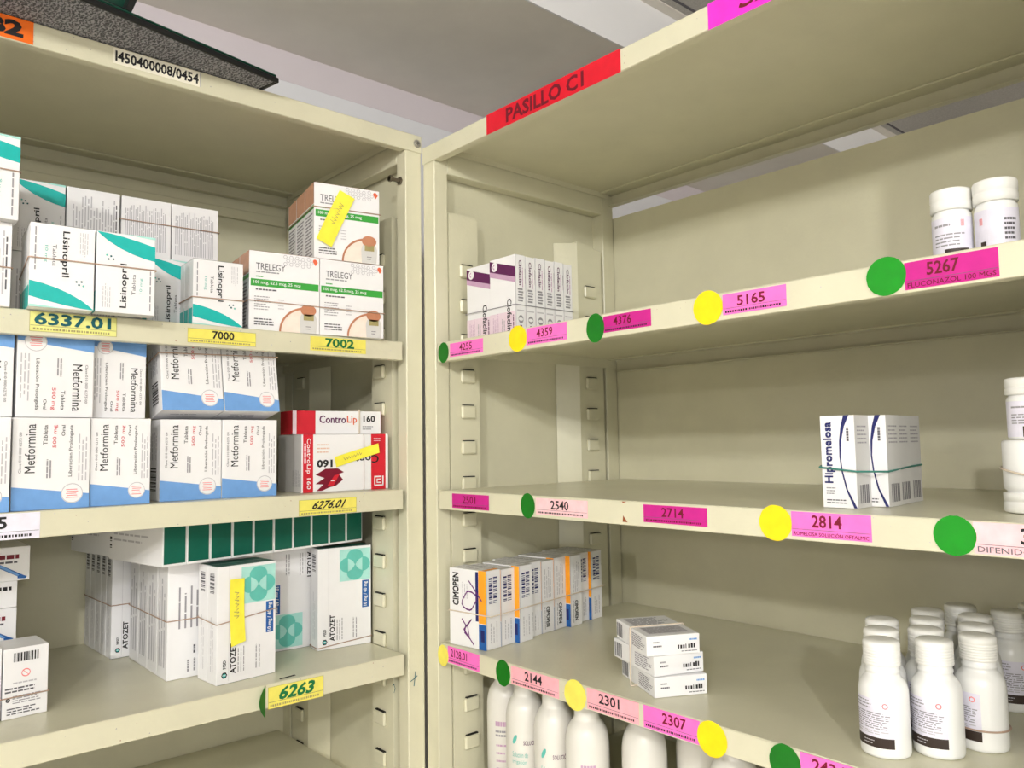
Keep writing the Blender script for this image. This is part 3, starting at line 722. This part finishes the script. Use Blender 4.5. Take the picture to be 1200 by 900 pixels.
def note(o, w, h, quad, label, scr=True):
    f = U_(plane_map((-w/2, -0.0012, 0), (1, 0, 0), (0, 0, 1), (0, -1, 0)), w, h)
    m = MB()
    # slightly curling paper strip between the two short ends
    (a, b, c, d_) = quad       # a,b = one end, c,d = other end (a-d and b-c are the long sides)
    n = 6; vs = []
    for i in range(n+1):
        t = i/n
        for p, q in ((a, d_), (b, c)):
            u = p[0]+(q[0]-p[0])*t; v = p[1]+(q[1]-p[1])*t
            vs.append(f(u, v, 4+22*(abs(t-.45)**2)*4))
    m.add(vs, [(2*i, 2*i+1, 2*i+3, 2*i+2) for i in range(n)], NOTE)
    if scr:
        g = random.Random(3)
        mid = lambda s, t: (lambda p, q: (p[0]+(q[0]-p[0])*s, p[1]+(q[1]-p[1])*s))((a[0]+(d_[0]-a[0])*t, a[1]+(d_[1]-a[1])*t), (b[0]+(c[0]-b[0])*t, b[1]+(c[1]-b[1])*t))
        for k in range(7):
            t = .2+.06*k
            scribble(m, f, [mid(.35+g.uniform(-.08, .08), t), mid(.6, t+.02), mid(.45, t+.045)], .006, OLIVE, 9+22*(abs(t-.45)**2)*4)
    return tag(m.build('sticky_note', o), label)
def loop(pts, label, mt=BAND, r=0.0008, name='rubber_band'):
    # rounded closed loop of elastic through the corner points
    P = [Vector(p) for p in pts]; out = []; n = len(P)
    for i in range(n):
        a, b, c = P[i-1], P[i], P[(i+1) % n]
        q = 0.0015
        out += [b+(a-b).normalized()*q, b+(a-b).normalized()*q*.3+(c-b).normalized()*q*.3, b+(c-b).normalized()*q]
    o = Vector(out[0]); m = MB(); m.tube([p-o for p in out], r, mt, True, 6)
    return tag(m.build(name, None, o), label, 'rubber band', 'rubber bands around the packs')
def band(x, y, th, a0, a1, b0, b1, z, label, mt=BAND, dz=(0, 0, 0, 0), r=0.0008):
    e = 0.0014
    C = [(a0-e, b0-e), (a1+e, b0-e), (a1+e, b1+e), (a0-e, b1+e)]
    return loop([along(x, y, th, a, b)+(z+dz[i]+GZ,) for i, (a, b) in enumerate(C)], label, mt, r)
ORD = ['first', 'second', 'third', 'fourth', 'fifth', 'sixth', 'seventh', 'eighth', 'ninth', 'tenth']

LIFT = 0.0004
za, zb_, zc = LT['second'][1]+LIFT, LT['third'][1]+LIFT, LT['fourth'][1]+LIFT
ra, rb, rc = RT['second'][1]+LIFT, RT['third'][1]+LIFT, RT['fourth'][1]+LIFT

# ---- left unit, second shelf: teal-and-white cartons
TW, TD, TH = 0.068, 0.0215, 0.100
G = 'white and teal medicine boxes'
for k in range(4):
    x, y = along(-0.541, -0.028, -4, 0, k*0.022)
    carton(d_teal, x, y, za, -4, TW, TD, TH, ['upside-down white and teal box above label 6337.01, front of its banded pack',
           'upside-down white and teal box directly behind the front one above label 6337.01', 'upside-down white and teal box, third back in the pack above label 6337.01',
           'upside-down white and teal box, rearmost of the pack above label 6337.01'][k], G, True)
x, y = along(-0.541, -0.028, -4, 0.0695, 0)
carton(d_teal, x, y, za, -4, TW-0.001, TD, TH, 'shiny white and teal box banded right of the upside-down one above 6337.01', G)
band(-0.541, -0.028, -4, -TW/2, 0.0695+TW/2, 0, 0.088, za+0.058, 'rubber band across the two front teal boxes above label 6337.01', dz=(0, 0, 0, -0.012))
carton(d_teal, -0.385, 0.072, za, 0, 0.060, TD, TH, 'white and teal box set back between the shiny pack and the pack over label 7000', G)
for k in range(3):
    x, y = along(-0.342, 0.004, -4, 0, k*0.0212)
    carton(d_teal, x, y, za, -4, 0.068, 0.0205, 0.091, ['small upside-down teal and white box over label 7000, front of its pack', 'teal and white box second in the small pack over label 7000', 'teal and white box rearmost in the small pack over label 7000'][k], G, True)
band(-0.342, 0.004, -4, -0.034, 0.034, 0, 0.063, za+0.038, 'rubber band round the small teal pack over label 7000')
BK = 'medicine boxes in the back row of the second left shelf'
for j, (x, y, w) in enumerate(((-0.538, 0.134, 0.062), (-0.472, 0.129, 0.067), (-0.402, 0.126, 0.0675), (-0.333, 0.122, 0.0675))):
    carton(d_printh if j > 1 else d_print, x, y, za, -4, w, TD, 0.0985, 'white box in the lower back row of the second left shelf, %s from the left' % ORD[j], BK)
    lab = ['white box with a teal swoosh atop the back row, beside the tall left stack', 'white box of fine print in the upper back row, beside the swoosh one',
           'grey-printed white box in the upper back row, left one of the banded two', 'grey-printed white box in the upper back row, right end of the row'][j]
    carton(d_teal if j == 0 else d_print if j == 1 else d_printh, x, y, za+0.099, -4, w, TD, 0.0985, lab, BK)
band(-0.402, 0.126, -4, -0.034, 0.069+0.034, 0.0, 0.0215, za+0.1625, 'rubber band across the two grey-printed back boxes')
# the tall stack cut off by the left edge
carton(d_print, -0.628, -0.006, za, 0, 0.076, 0.07, 0.0995, 'white box at the left edge of the second shelf, lower of two', G)
carton(d_teal, -0.6285, -0.020, za+0.100, 0, 0.084, 0.07, 0.0995, 'white box with teal corner at the left edge, upper of two', G)
band(-0.628, -0.006, 0, -0.038, 0.038, 0, 0.07, za+0.046, 'rubber band round the lower box at the left edge')
band(-0.6285, -0.020, 0, -0.042, 0.042, 0, 0.07, za+0.158, 'rubber band round the upper box at the left edge')
# inhaler cartons
IW, ID, IH = 0.1045, 0.049, 0.116
G = 'white inhaler boxes with a green bar'
for s, (x, y) in enumerate(((-0.2435, 0.004), (-0.1385, -0.008))):
    side = ['left', 'right'][s]
    carton(d_inhal, x, y, za, -7.5, IW, ID, IH, 'white green-barred inhaler box in front, %s of the two over label 7002' % side, G)
    x2, y2 = along(x, y, -7.5, 0, ID+0.001)
    carton(d_inhal, x2, y2, za, -7.5, IW, ID, IH, 'green-barred inhaler box directly behind the %s front one over label 7002' % side, G)
band(-0.2435, 0.004, -7.5, -IW/2, 0.105+IW/2, 0, 0.099, za+0.043, 'rubber band round the lower green-barred inhaler boxes', dz=(0, -.004, 0, 0))
for k in range(3):
    x, y = along(-0.146, -0.006, -11.3, 0, k*0.0505)
    o = carton(d_inhal, x, y, za+IH+0.001, -11.3, IW, ID, 0.118, ['green-barred inhaler box with a yellow note, on top of the others', 'green-barred inhaler box on top, just behind the one with the yellow note',
               'green-barred inhaler box on top, rearmost of the upper three'][k], G)
    if k == 0: note(o, IW, 0.118, ((.37, .93), (.60, .84), (.245, .155), (.02, .25)), 'yellow sticky note with a handwritten date')
band(-0.146, -0.006, -11.3, -IW/2, IW/2, 0, 0.150, za+IH+0.081, 'rubber band round the three upper inhaler boxes')

# ---- left unit, third shelf: blue-and-white cartons
G = 'white and blue medicine boxes'
BD = 0.058
rows = [(-0.625, 0.002, 0, 0.083, 'at the left edge'), (-0.539, 0.010, 1, 0.0835, 'second from the left'), (-0.4605, 0.014, -1, 0.0710, 'third from the left'),
        (-0.3665, 0.030, -1.5, 0.0820, 'fourth from the left'), (-0.2845, 0.0275, -1.5, 0.0800, 'at the right end')]
for x, y, th, w, nm in rows:
    carton(d_blue, x, y, zb_, th, w, BD, 0.110, 'white and blue box in the lower row of the third shelf, '+nm, G)
    carton(d_blue, *along(x, y, th, 0, BD+.001), zb_, th, w, BD, 0.110, 'white and blue box right behind the lower-row box '+nm, G) if nm.startswith('fourth') else None
zu = zb_+0.111
for x, y, th, w, nm in ((-0.622, 0.018, 0, 0.083, 'at the left edge'), (-0.535, 0.020, 0.5, 0.0840, 'second from the left'), (-0.459, 0.034, -1, 0.0650, 'in shade, third from the left')):
    carton(d_blue, x, y, zu, th, w, BD-.008, 0.110, 'upside-down white and blue box in the upper row, '+nm, G, True)
for x, y, w, nm in ((-0.368, 0.018, 0.0820, 'left'), (-0.2855, 0.016, 0.0800, 'right')):
    carton(d_blue, x, y, zu+0.0112, -1.5, w, BD, 0.108, 'white and blue box tilted backwards on the upper row, %s of two' % nm, G, False, -11)
a0 = along(-0.368, 0.018, -1.5, -0.043, 0); zt = zu+0.0112+0.078
loop([along(-0.368, 0.012+.0195, -1.5, -0.043, -.001)+(zt+GZ,), along(-0.368, 0.012+.0195, -1.5, 0.0825+0.0425, -.001)+(zt+.003+GZ,),
      along(-0.368, 0.012+.0195, -1.5, 0.0825+0.0425, 0.062)+(zt+GZ-.010,), along(-0.368, 0.012+.0195, -1.5, -0.043, 0.062)+(zt+GZ-.013,)], 'rubber band across the two tilted white and blue boxes')
# red-and-white cartons
G = 'red and white medicine boxes'
LW, LD, LH = 0.150, 0.090, 0.089
o = carton(d_clip_big, -0.1215, 0.040, zb_, -3, LW, LD, LH, 'large white box with red bands and a yellow note, beside the right post', G)
note(o, LW, LH, ((.35, .60), (.37, .42), (.875, .66), (.86, .83)), 'yellow sticky note with a handwritten date')
carton(d_clip_flat, -0.1240, 0.062, zb_+LH+0.0006, -6, 0.150, 0.055, 0.037, 'flat red and white box lying on top of the large red-banded box', G)
loop([along(-0.1215, 0.040, -3, 0.030, -0.0014)+(zb_+0.0008+GZ,), along(-0.1215, 0.040, -3, 0.030, -0.0014)+(zb_+LH-.001+GZ,),
      along(-0.1215, 0.040, -3, 0.030, 0.015)+(zb_+LH+.001+GZ,), along(-0.1215, 0.040, -3, 0.030, 0.015)+(zb_+LH+.0005+GZ,)][:2] +
     [along(-0.1215, 0.040, -3, 0.030, LD+.0014)+(zb_+LH-.001+GZ,), along(-0.1215, 0.040, -3, 0.030, LD+.0014)+(zb_+.0008+GZ,)], 'upright rubber band round the large red-banded box', r=0.0006)
zf = zb_+LH+0.0006
loop([along(-0.1240, 0.062, -6, 0.036, b)+(z+GZ,) for b, z in ((-.0016, zf+.001), (-.0016, zf+.0385), (.0566, zf+.0385), (.0566, zf+.001))], 'pale elastic round the flat red and white box', BANDW, 0.0014)

# ---- left unit, fourth shelf: teal-circle cartons with green ends
G = 'white boxes with teal circles and green ends'
CW, CD, CH = 0.090, 0.029, 0.162
for k in range(2):
    x, y = along(-0.280, 0.043, 4.5, 0, k*0.0295)
    o = carton(d_circ, x, y, zc, 4.5, CW, CD, CH, ['teal-circled white box with a yellow note, at the front of the fourth shelf', 'teal-circled white box banded right behind the one with the note'][k], G)
    if k == 0: note(o, CW, CH, ((.19, .885), (.43, .885), (.45, .34), (.21, .31)), 'yellow sticky note with handwriting')
band(-0.280, 0.043, 4.5, -CW/2, CW/2, 0, 0.0585, zc+0.083, 'rubber band slanting round the teal-circled box with the yellow note', dz=(0, .010, .012, .004))
carton(d_circ, -0.0875, 0.105, zc, -7, 0.093, 0.032, CH, 'teal-circled white box nearest the right post on the fourth shelf', G)
band(-0.0875, 0.105, -7, -0.0465, 0.0465, 0, 0.032, zc+0.004, 'rubber band low round the teal-circled box by the right post', dz=(0, .008, .008, 0))
carton(d_circ, -0.1490, 0.152, zc, -4, CW, CD, CH+.005, 'upside-down teal-circled white box tucked behind the one by the right post', G, True)
carton(d_circ_back, -0.248, 0.128, zc, 1, CW, CD, CH+.005, 'white box seen from its printed back, behind the noted box on the fourth shelf', G, True)
for k in range(4):
    x, y = along(-0.326, 0.112, 0, 0, k*0.0445)
    carton(d_circ_back, x, y, zc, 0, 0.084, 0.044, CH+.005, 'white box showing small print and a warning ring, %s back in its banded pack' % ORD[k] if k else 'white box showing small print and a warning ring, front of its banded pack', G)
band(-0.326, 0.112, 0, -0.042, 0.042, 0, 0.178, zc+0.083, 'rubber band round the pack with the warning ring')
for k in range(5):
    x, y = along(-0.3445, 0.300, 2, -0.006, k*0.0283)
    carton(d_circ, x-.002, y, zc, 2, 0.080, 0.0278, CH+.004, 'white barcoded box in the far back pack, %s from the front' % ORD[k], G)
band(-0.3525, 0.300, 2, -0.040, 0.040, 0, 0.1405, zc+0.083, 'rubber band round the far back pack of barcoded boxes')
for k in range(10):
    x, y = along(-0.216, 0.090, 10.2, (k-4.6)*0.0354, 0)
    carton(d_greenend, x, y, zc+0.1675, 10.2, 0.0348, 0.155, 0.086, 'box lying with its dark green end forward, %s from the left of the row' % ORD[k], 'boxes lying with green ends forward')
for k in range(2):
    x, y = along(-0.216, 0.090, 10.2, (k-4.6)*0.0354+0.012, 0.158)
    carton(d_greenend, x, y, zc+0.1675, 10.2, 0.0348, 0.155, 0.086, 'white box lying behind the green-ended row, %s from the left' % ORD[k], 'boxes lying with green ends forward')
# white cartons at the left edge
G = 'white boxes at the left end of the fourth shelf'
carton(d_warn, -0.546, 0.086, zc, 3, 0.0495, 0.060, 0.085, 'white box with barcode and red warning ring, at the front of the fourth shelf', G)
carton(d_warn, -0.597, 0.0835, zc, 3, 0.0495, 0.075, 0.088, 'white box cut by the left edge, beside the barcoded one', G)
band(-0.546, 0.086, 3, -0.076, 0.0248, 0, 0.078, zc+0.026, 'rubber band low round the two white boxes at the left edge')
for x, y, z, h, dsg, nm in ((-0.592, 0.178, zc, 0.074, d_syr, 'lowest'), (-0.592, 0.180, zc+0.0745, 0.045, d_syr, 'second lowest'), (-0.592, 0.181, zc+0.120, 0.035, d_syr2, 'third from below'), (-0.579, 0.176, zc+0.1555, 0.045, d_syr, 'topmost')):
    carton(dsg, x, y, z, 0, 0.100, 0.12, h, 'white box with a blue pen drawing, %s in the stack behind left-edge boxes' % nm if dsg is d_syr else 'white box with bold black lettering in the stack behind the left-edge boxes', G)

# ---- right unit, second shelf: plum-banded cartons
G = 'white and plum medicine boxes'
PW, PD, PH = 0.0605, 0.0203, 0.125
for k in range(6):
    carton(d_plum, 0.039+k*0.0207, -0.158, ra, -90, PW, PD, PH-0.001*(k % 2), 'white plum-banded box by the right post strip, %s spine from the left' % ORD[k], G)
for k in range(2):
    carton(d_plum, 0.041+k*0.0207, -0.0965, ra, -90, PW, PD, PH-0.002, ['shorter-looking plum-banded box left of the row of spines', 'plum-banded box hidden behind the left one'][k], G)
band(0.039, -0.158, -90, -0.0615-PW/2, PW/2, 0, 0.124, ra+0.047, 'thin rubber band round the plum-banded boxes', GREY, r=0.0006)

# ---- right unit, third shelf: eye drop cartons
G = 'white and navy eye drop boxes'
for (x, y, nm) in ((0.046, -0.681, 'white box with navy vertical lettering, frontmost of the green-banded pack'), (0.083, -0.697, 'white navy-curved box, second in the green-banded pack'),
                   (0.120, -0.6925, 'white box with print and barcode, third in the green-banded pack'), (0.157, -0.689, 'white barcoded box, rearmost of the green-banded pack')):
    carton(d_eye, x, y, rb, -87, 0.036, 0.0355, 0.096, nm, G)
carton(d_eye, 0.088, -0.660, rb, -87, 0.036, 0.0355, 0.0955, 'white box peeking out left of the navy-lettered front box', G)
E1 = [(0.0435, -0.6615), (0.0445, -0.7005), (0.081, -0.7165), (0.157, -0.7085), (0.194, -0.706), (0.196, -0.668), (0.124, -0.641), (0.087, -0.6405)]
loop([(x, y, rb+0.039+dz+GZ) for (x, y), dz in zip(E1, (0.003, -.001, -.002, .001, .002, .003, .003, .003))], 'green rubber band round the eye drop boxes', BANDG, 0.0010)

# ---- right unit, fourth shelf
G = 'small flat white boxes stacked in three'
for x, y, z, th, nm in ((0.052, -0.466, rc, -27.6, 'bottom'), (0.056, -0.461, rc+0.0245, -21.5, 'middle'), (0.047, -0.460, rc+0.049, -28.8, 'top')):
    carton(d_stack, x, y, z, th, 0.070, 0.106, 0.024, 'flat white box, %s one of the three stacked over label 2307' % nm, G)
loop([along(0.050, -0.4625, -26, a, 0.052)+(z+GZ,) for a, z in ((-0.0395, rc+.001), (-0.0385, rc+.0738), (0.0365, rc+.0738), (0.039, rc+.001))], 'rubber band round the three stacked flat boxes', BANDW, 0.0010)
G = 'white and orange boxes in the long banded row'
for k in range(9):
    jut = 0.009 if k in (2, 6) else 0.005 if k == 8 else 0.0
    x, y = along(0.011, -0.097, -82, jut, k*0.0335)
    carton(d_pen, x, y, rc, -82, 0.078, 0.0330, 0.118-(0.002 if k in (1, 4) else 0), 'white and orange box scribbled on in purple, front of the long banded row' if k == 0 else 'white box with %s, %s in the long banded row' % ('orange edge jutting out' if jut else 'plain printed spine' if k in (4, 5, 6) else 'barcoded spine', ORD[k]), G, var=0 if k == 0 else 2 if k in (4, 5, 6) else 1)
band(0.011, -0.097, -82, -0.039, 0.0485, 0, 0.302, rc+0.052, 'pale rubber band along the long row of orange-edged boxes', BANDW, dz=(0, 0, .004, 0), r=0.0009)

# ------------------------------------------------------------------ bottles
def cyl_map(r, z0):          # u in degrees from the front (-y), v up
    return lambda u, v, l=0: Vector(((r+EPS+0.00012*l)*math.sin(R(u)), -(r+EPS+0.00012*l)*math.cos(R(u)), z0+v))
def pill_bottle_meshes():
    b = MB(); b.lathe([(0.0205, 0), (0.0226, 0.0012), (0.0232, 0.004), (0.0232, 0.058), (0.0229, 0.063), (0.0217, 0.068), (0.0192, 0.0722), (0.0170, 0.0745), (0.0158, 0.077), (0.0155, 0.079), (0.0163, 0.0795), (0.0163, 0.0815), (0.0153, 0.082), (0.0153, 0.0865)], PLASTIC, 40)
    c = MB(); prof = [(0.0160, 0.0858), (0.0171, 0.0862)]
    for i in range(6): prof += [(0.0174, 0.0870+0.0027*i), (0.0174, 0.0882+0.0027*i), (0.0167, 0.0887+0.0027*i), (0.0167, 0.0892+0.0027*i)]
    prof += [(0.0173, 0.1035), (0.0173, 0.1065), (0.0167, 0.1085), (0.0150, 0.1097), (0.008, 0.1102)]
    c.lathe(prof, CAPM, 40)
    l = MB(); fm = cyl_map(0.0232, 0.0)
    rect(l, fm, -52, 0.0105, 52, 0.0565, WLAB, 0, 16)
    rect(l, fm, -52, 0.0105, 52, 0.0200, BLACKLAB, 1, 16)
    lines(l, fm, -46, 0.0225, 46, 0.0265, 2, LGREY, False, .5, 4, l=2, nseg=2)
    lines(l, fm, -46, 0.0275, 46, 0.044, 8, GREY, False, .5, 5, l=2, nseg=3, minw=.05, maxw=.2)
    lines(l, fm, -46, 0.046, 10, 0.055, 3, GREY, False, .4, 6, l=2, nseg=2)
    for k in range(8):
        a, b_ = R(45*k), R(45*k+45)
        poly(l, fm, [(34+7*math.cos(a), .0505+.0028*math.sin(a)), (34+7*math.cos(b_), .0505+.0028*math.sin(b_)), (34+4.5*math.cos(b_), .0505+.0018*math.sin(b_)), (34+4.5*math.cos(a), .0505+.0018*math.sin(a))], PINKRED, 2)
    lines(l, fm, -20, 0.0125, 10, 0.018, 2, LGREY, False, .3, 3, l=3, nseg=1)
    return b.mesh('body'), c.mesh('cap'), l.mesh('label')
PB = pill_bottle_meshes()
def pill(x, y, z, rz, label, group, meshes, nm='pill_bottle', up=True, H=0.11):
    r = empty(nm, (x, y, z+GZ) if up else (x, y, z+GZ+H), (0 if up else PI, 0, rz)); tag(r, label, 'pill bottle', group)
    for n_, me in zip(('body', 'cap', 'bottle_label'), meshes): link(n_, me, r)
    return r
G = 'white ribbed-cap bottles at the right end of the fourth shelf'
for x, y, rz, lb in ((0.055, -0.712, -98, 'white bottle with dark-banded label, front left of the bottle group'), (0.092, -0.748, -100, 'white bottle with dark-banded label, front middle of the group'),
                     (0.140, -0.772, -125, 'white bottle with a rubber band, front right of the group'), (0.100, -0.692, -110, 'white bottle directly behind the front left bottle'),
                     (0.134, -0.724, -70, 'white bottle behind the front middle bottle'), (0.187, -0.755, -60, 'white bottle right behind the one with the rubber band'),
                     (0.148, -0.672, -90, 'white bottle third from the front on the left side of the group'), (0.182, -0.706, -90, 'white bottle in the middle of the third row of the group'),
                     (0.236, -0.738, -90, 'white bottle in the third row on the right of the group'), (0.232, -0.688, -90, 'white bottle near the back on the left of the group'),
                     (0.285, -0.705, -90, 'white bottle farthest back in the group, cap highest in view'), (0.290, -0.754, -75, 'white bottle at the right back showing its grey label'),
                     (0.346, -0.766, -90, 'white bottle at the far right back, cut by the photo edge')):
    pill(x, y, rc, R(rz), lb, G, PB)
n = 24
loop([(0.140+0.0246*math.cos(2*PI*k/n), -0.772+0.0246*math.sin(2*PI*k/n), rc+0.0215+GZ) for k in range(n)], 'rubber band low round the front right white bottle', BAND, 0.0009)

def tablet_meshes(r, h, label_style):
    b = MB(); hc = h*0.30; bh = h-hc
    b.lathe([(r*.86, 0), (r*.95, .001), (r*.97, .003), (r*.97, bh*.90), (r*.94, bh*.97), (r*.86, bh), (r*.86, bh+.003)], PLASTIC, 36)
    c = MB(); c.lathe([(r*.96, bh+.0015), (r, bh+.002), (r, bh+hc*.42), (r*.97, bh+hc*.45), (r*.97, bh+hc*.5), (r, bh+hc*.53), (r, bh+hc*.90), (r*.96, bh+hc*.97), (r*.86, bh+hc)], CAPM, 36)
    l = MB(); fm = cyl_map(r*.97, 0)
    rect(l, fm, -75, bh*.06, 75, bh*.88, WLAB, 0, 20)
    if label_style == 0:
        rect(l, fm, -20, bh*.06, 50, bh*.30, BLACKLAB, 1, 10); lines(l, fm, -10, bh*.12, 40, bh*.26, 2, LGREY, False, .3, 3, l=2, nseg=2)
        lines(l, fm, -50, bh*.34, 48, bh*.6, 4, GREY, False, .4, 3, l=1, nseg=3); lines(l, fm, -50, bh*.7, 10, bh*.78, 1, GREY, False, .5, 5, l=1, nseg=3)
        for k in range(6): rect(l, fm, 28+k*1.8, bh*.70, 29+k*1.8, bh*.82, PINKRED, 1)
    else:
        rect(l, fm, -45, bh*.06, -28, bh*.32, BLACKLAB, 1, 4); lines(l, fm, 20, bh*.30, 60, bh*.72, 5, DGREY, False, .5, 3, l=1, nseg=3); rect(l, fm, 22, bh*.20, 58, bh*.26, GREY, 1, 6)
        for k in range(6): rect(l, fm, -46+k*1.8, bh*.62, -45+k*1.8, bh*.74, PINKRED, 1)
    return b.mesh('body'), c.mesh('cap'), l.mesh('label')
G = 'small white tablet bottles'
pill(0.078, -0.792, ra, R(-75), 'small white tablet bottle standing over the right of label 5267, left of two', G, tablet_meshes(0.0185, 0.077, 0))
pill(0.080, -0.8305, ra, R(-75), 'small white tablet bottle over label 5267, right of two', G, tablet_meshes(0.0190, 0.077, 1))
pill(0.104, -0.842, rb, R(-80), 'white bottle standing on its cap at the right edge of the third shelf', G, tablet_meshes(0.0265, 0.068, 1), up=False, H=0.068)
pill(0.104, -0.842, rb+0.0685, R(-75), 'white bottle standing on the upturned one at the right edge', G, tablet_meshes(0.0205, 0.058, 0))
n = 24
loop([(0.104+0.0274*math.cos(2*PI*k/n), -0.842+0.0274*math.sin(2*PI*k/n), rb+0.036+0.006*math.sin(2*PI*k/n)+GZ) for k in range(n)], 'pale elastic slanting round the upturned bottle', BANDW, 0.0010)

# solution bottles under the fourth right shelf
CLOUD = mat('cloudy_white_plastic', (226, 224, 218), 0.32, 0.02, 30, coat=0.2)
def sol_meshes(style):
    b = MB(); b.lathe([(0.026, 0), (0.029, .002), (0.030, .006), (0.030, .132), (0.0297, .141), (0.0286, .150), (0.0264, .158), (0.0228, .165), (0.0192, .1695), (0.0172, .173), (0.0168, .196)], CLOUD, 40)
    c = MB(); c.lathe([(0.0174, .1945), (0.0180, .196), (0.0180, .214), (0.0172, .2165), (0.0145, .218)], CAPM, 32)
    l = MB(); fm = cyl_map(0.030, 0)
    if style == 0:
        poly(l, fm, [(-26+7*math.cos(R(a))+3*math.sin(R(a)), .113+.0065*math.sin(R(a))+.002*math.cos(R(a))) for a in range(0, 360, 24)], TEALM, 1)
        text(l, fm, 'SOLUCIÓN', 0, .106, 44, .1135, PURPLE, 0, .02)
        text(l, fm, 'Solución de', -34, .088, 12, .0955, TEALM); text(l, fm, 'Irrigación', -34, .077, 8, .0845, TEALM)
        lines(l, fm, -34, .03, 40, .066, 5, LGREY, False, .3, 3, nseg=3)
    else:
        lines(l, fm, -24, .110, 20, .119, 1, MAUVE, False, .8, 7, nseg=2, minw=.12, maxw=.2); lines(l, fm, -24, .094, 20, .106, 2, GREY, False, .5, 4, nseg=2)
        barcode(l, fm, 22, .03, 32, .085, DGREY, False, 16); lines(l, fm, -22, .03, 14, .088, 5, MAUVE, False, .25, 9, nseg=2)
    return b.mesh('body'), c.mesh('cap'), l.mesh('label')
S0, S1 = sol_meshes(0), sol_meshes(1)
rd = RT['fifth'][1]+LIFT
G = 'tall white solution bottles on the lowest visible shelf'
for x, y, rz, st, lb in ((0.085, -0.098, -50, 1, 'tall white bottle with pink print nearest the corner post, under label 2128.01'), (0.066, -0.166, -50, 0, 'tall white bottle with a teal leaf, under label 2144'),
                         (0.060, -0.234, -50, 0, 'tall white teal-printed bottle left of the yellow sticker by 2301'), (0.056, -0.302, -40, 1, 'tall white pink-printed bottle under label 2301'),
                         (0.092, -0.372, -58, 0, 'tall white bottle with a teal leaf, under label 2307'), (0.150, -0.418, -70, 1, 'tall white bottle standing in the dark under label 2307'), (0.085, -0.515, -70, 1, 'tall white bottle half hidden by the yellow sticker right of 2307')):
    pill(x, y, rd, R(rz), lb, G, S1 if st else S0, 'solution_bottle')

# ------------------------------------------------------------------ on top of the left unit
WOV = bpy.data.materials.new('grey_woven_mat'); WOV.use_nodes = True
nt = WOV.node_tree; b = nt.nodes['Principled BSDF']; b.inputs['Roughness'].default_value = 0.8
tc = nt.nodes.new('ShaderNodeTexCoord'); wv = nt.nodes.new('ShaderNodeTexWave'); wv.inputs['Scale'].default_value = 60; wv.inputs['Distortion'].default_value = 9; wv.inputs['Detail Scale'].default_value = 3
rp = nt.nodes.new('ShaderNodeValToRGB'); rp.color_ramp.elements[0].color = (.06, .062, .07, 1); rp.color_ramp.elements[1].color = (.36, .36, .39, 1)
nt.links.new(tc.outputs['Object'], wv.inputs['Vector']); nt.links.new(wv.outputs['Fac'], rp.inputs[0]); nt.links.new(rp.outputs[0], b.inputs['Base Color'])
bp = nt.nodes.new('ShaderNodeBump'); bp.inputs['Strength'].default_value = 0.5; bp.inputs['Distance'].default_value = .003; nt.links.new(wv.outputs['Fac'], bp.inputs['Height']); nt.links.new(bp.outputs[0], b.inputs['Normal'])
BLACKP = mat('black_trim', (20, 22, 24), 0.45); DKGREEN = mat('dark_green_plastic', (10, 58, 46), 0.4, 0.1, 40); NAVYP = mat('dark_navy_plastic', (22, 24, 38), 0.5)
GREYTR = mat('grey_trim', (120, 122, 126), 0.6)
root = tag(empty('storage_bag', (-0.43, 0.10, GZ+0.5215)), 'dark grey woven bag with black and green edging on top of the left unit', 'bag')
th = 11.8
root.rotation_euler = (0, 0, R(th))
# local frame: front edge along x at y=-0.165
m = MB(); m.box(-0.200, 0.120, -0.160, 0.13, 0.0008, 0.010, WOV, 0.002, 2); m.build('woven_body', root)
m = MB(); m.box(-0.200, 0.126, -0.165, -0.160, 0.0, 0.008, BLACKP, 0.0015); m.box(0.120, 0.126, -0.160, 0.13, 0.0, 0.010, BLACKP, 0.0015); m.build('edge_trim', root)
m = MB(); m.box(-0.200, 0.122, -0.164, -0.1605, 0.0085, 0.0115, DKGREEN, 0.001); m.build('green_piping', root)
m = MB(); m.box(-0.210, -0.2005, -0.165, 0.13, 0.0, 0.012, GREYTR, 0.002); m.build('corner_trim', root)
m = MB(); m.prism([(-0.195, 0.0125), (-0.093, 0.0125), (-0.040, 0.16), (-0.195, 0.16)], -0.150, 0.10, lambda a, b_, c: (a, c, b_), DKGREEN)
m.prism([(-0.097, 0.0125), (-0.089, 0.0125), (-0.036, 0.16), (-0.044, 0.16)], -0.163, -0.150, lambda a, b_, c: (a, c, b_), BLACKP)
m.prism([(-0.195, 0.0125), (-0.097, 0.0125), (-0.0957, 0.016), (-0.195, 0.016)], -0.158, -0.150, lambda a, b_, c: (a, c, b_), BLACKP)
o = m.build('storage_crate', None, root.location, (0, 0, R(th))); tag(o, 'dark green plastic crate on the woven bag', 'crate')
m = MB(); m.box(-0.34, -0.213, -0.16, 0.12, 0.0005, 0.14, NAVYP, 0.004, 2); m.box(-0.342, -0.212, -0.162, -0.158, 0.12, 0.142, BLACKP, .001)
o = m.build('storage_box', None, root.location, (0, 0, R(th))); tag(o, 'dark navy box beside the woven bag at the top left corner', 'box')
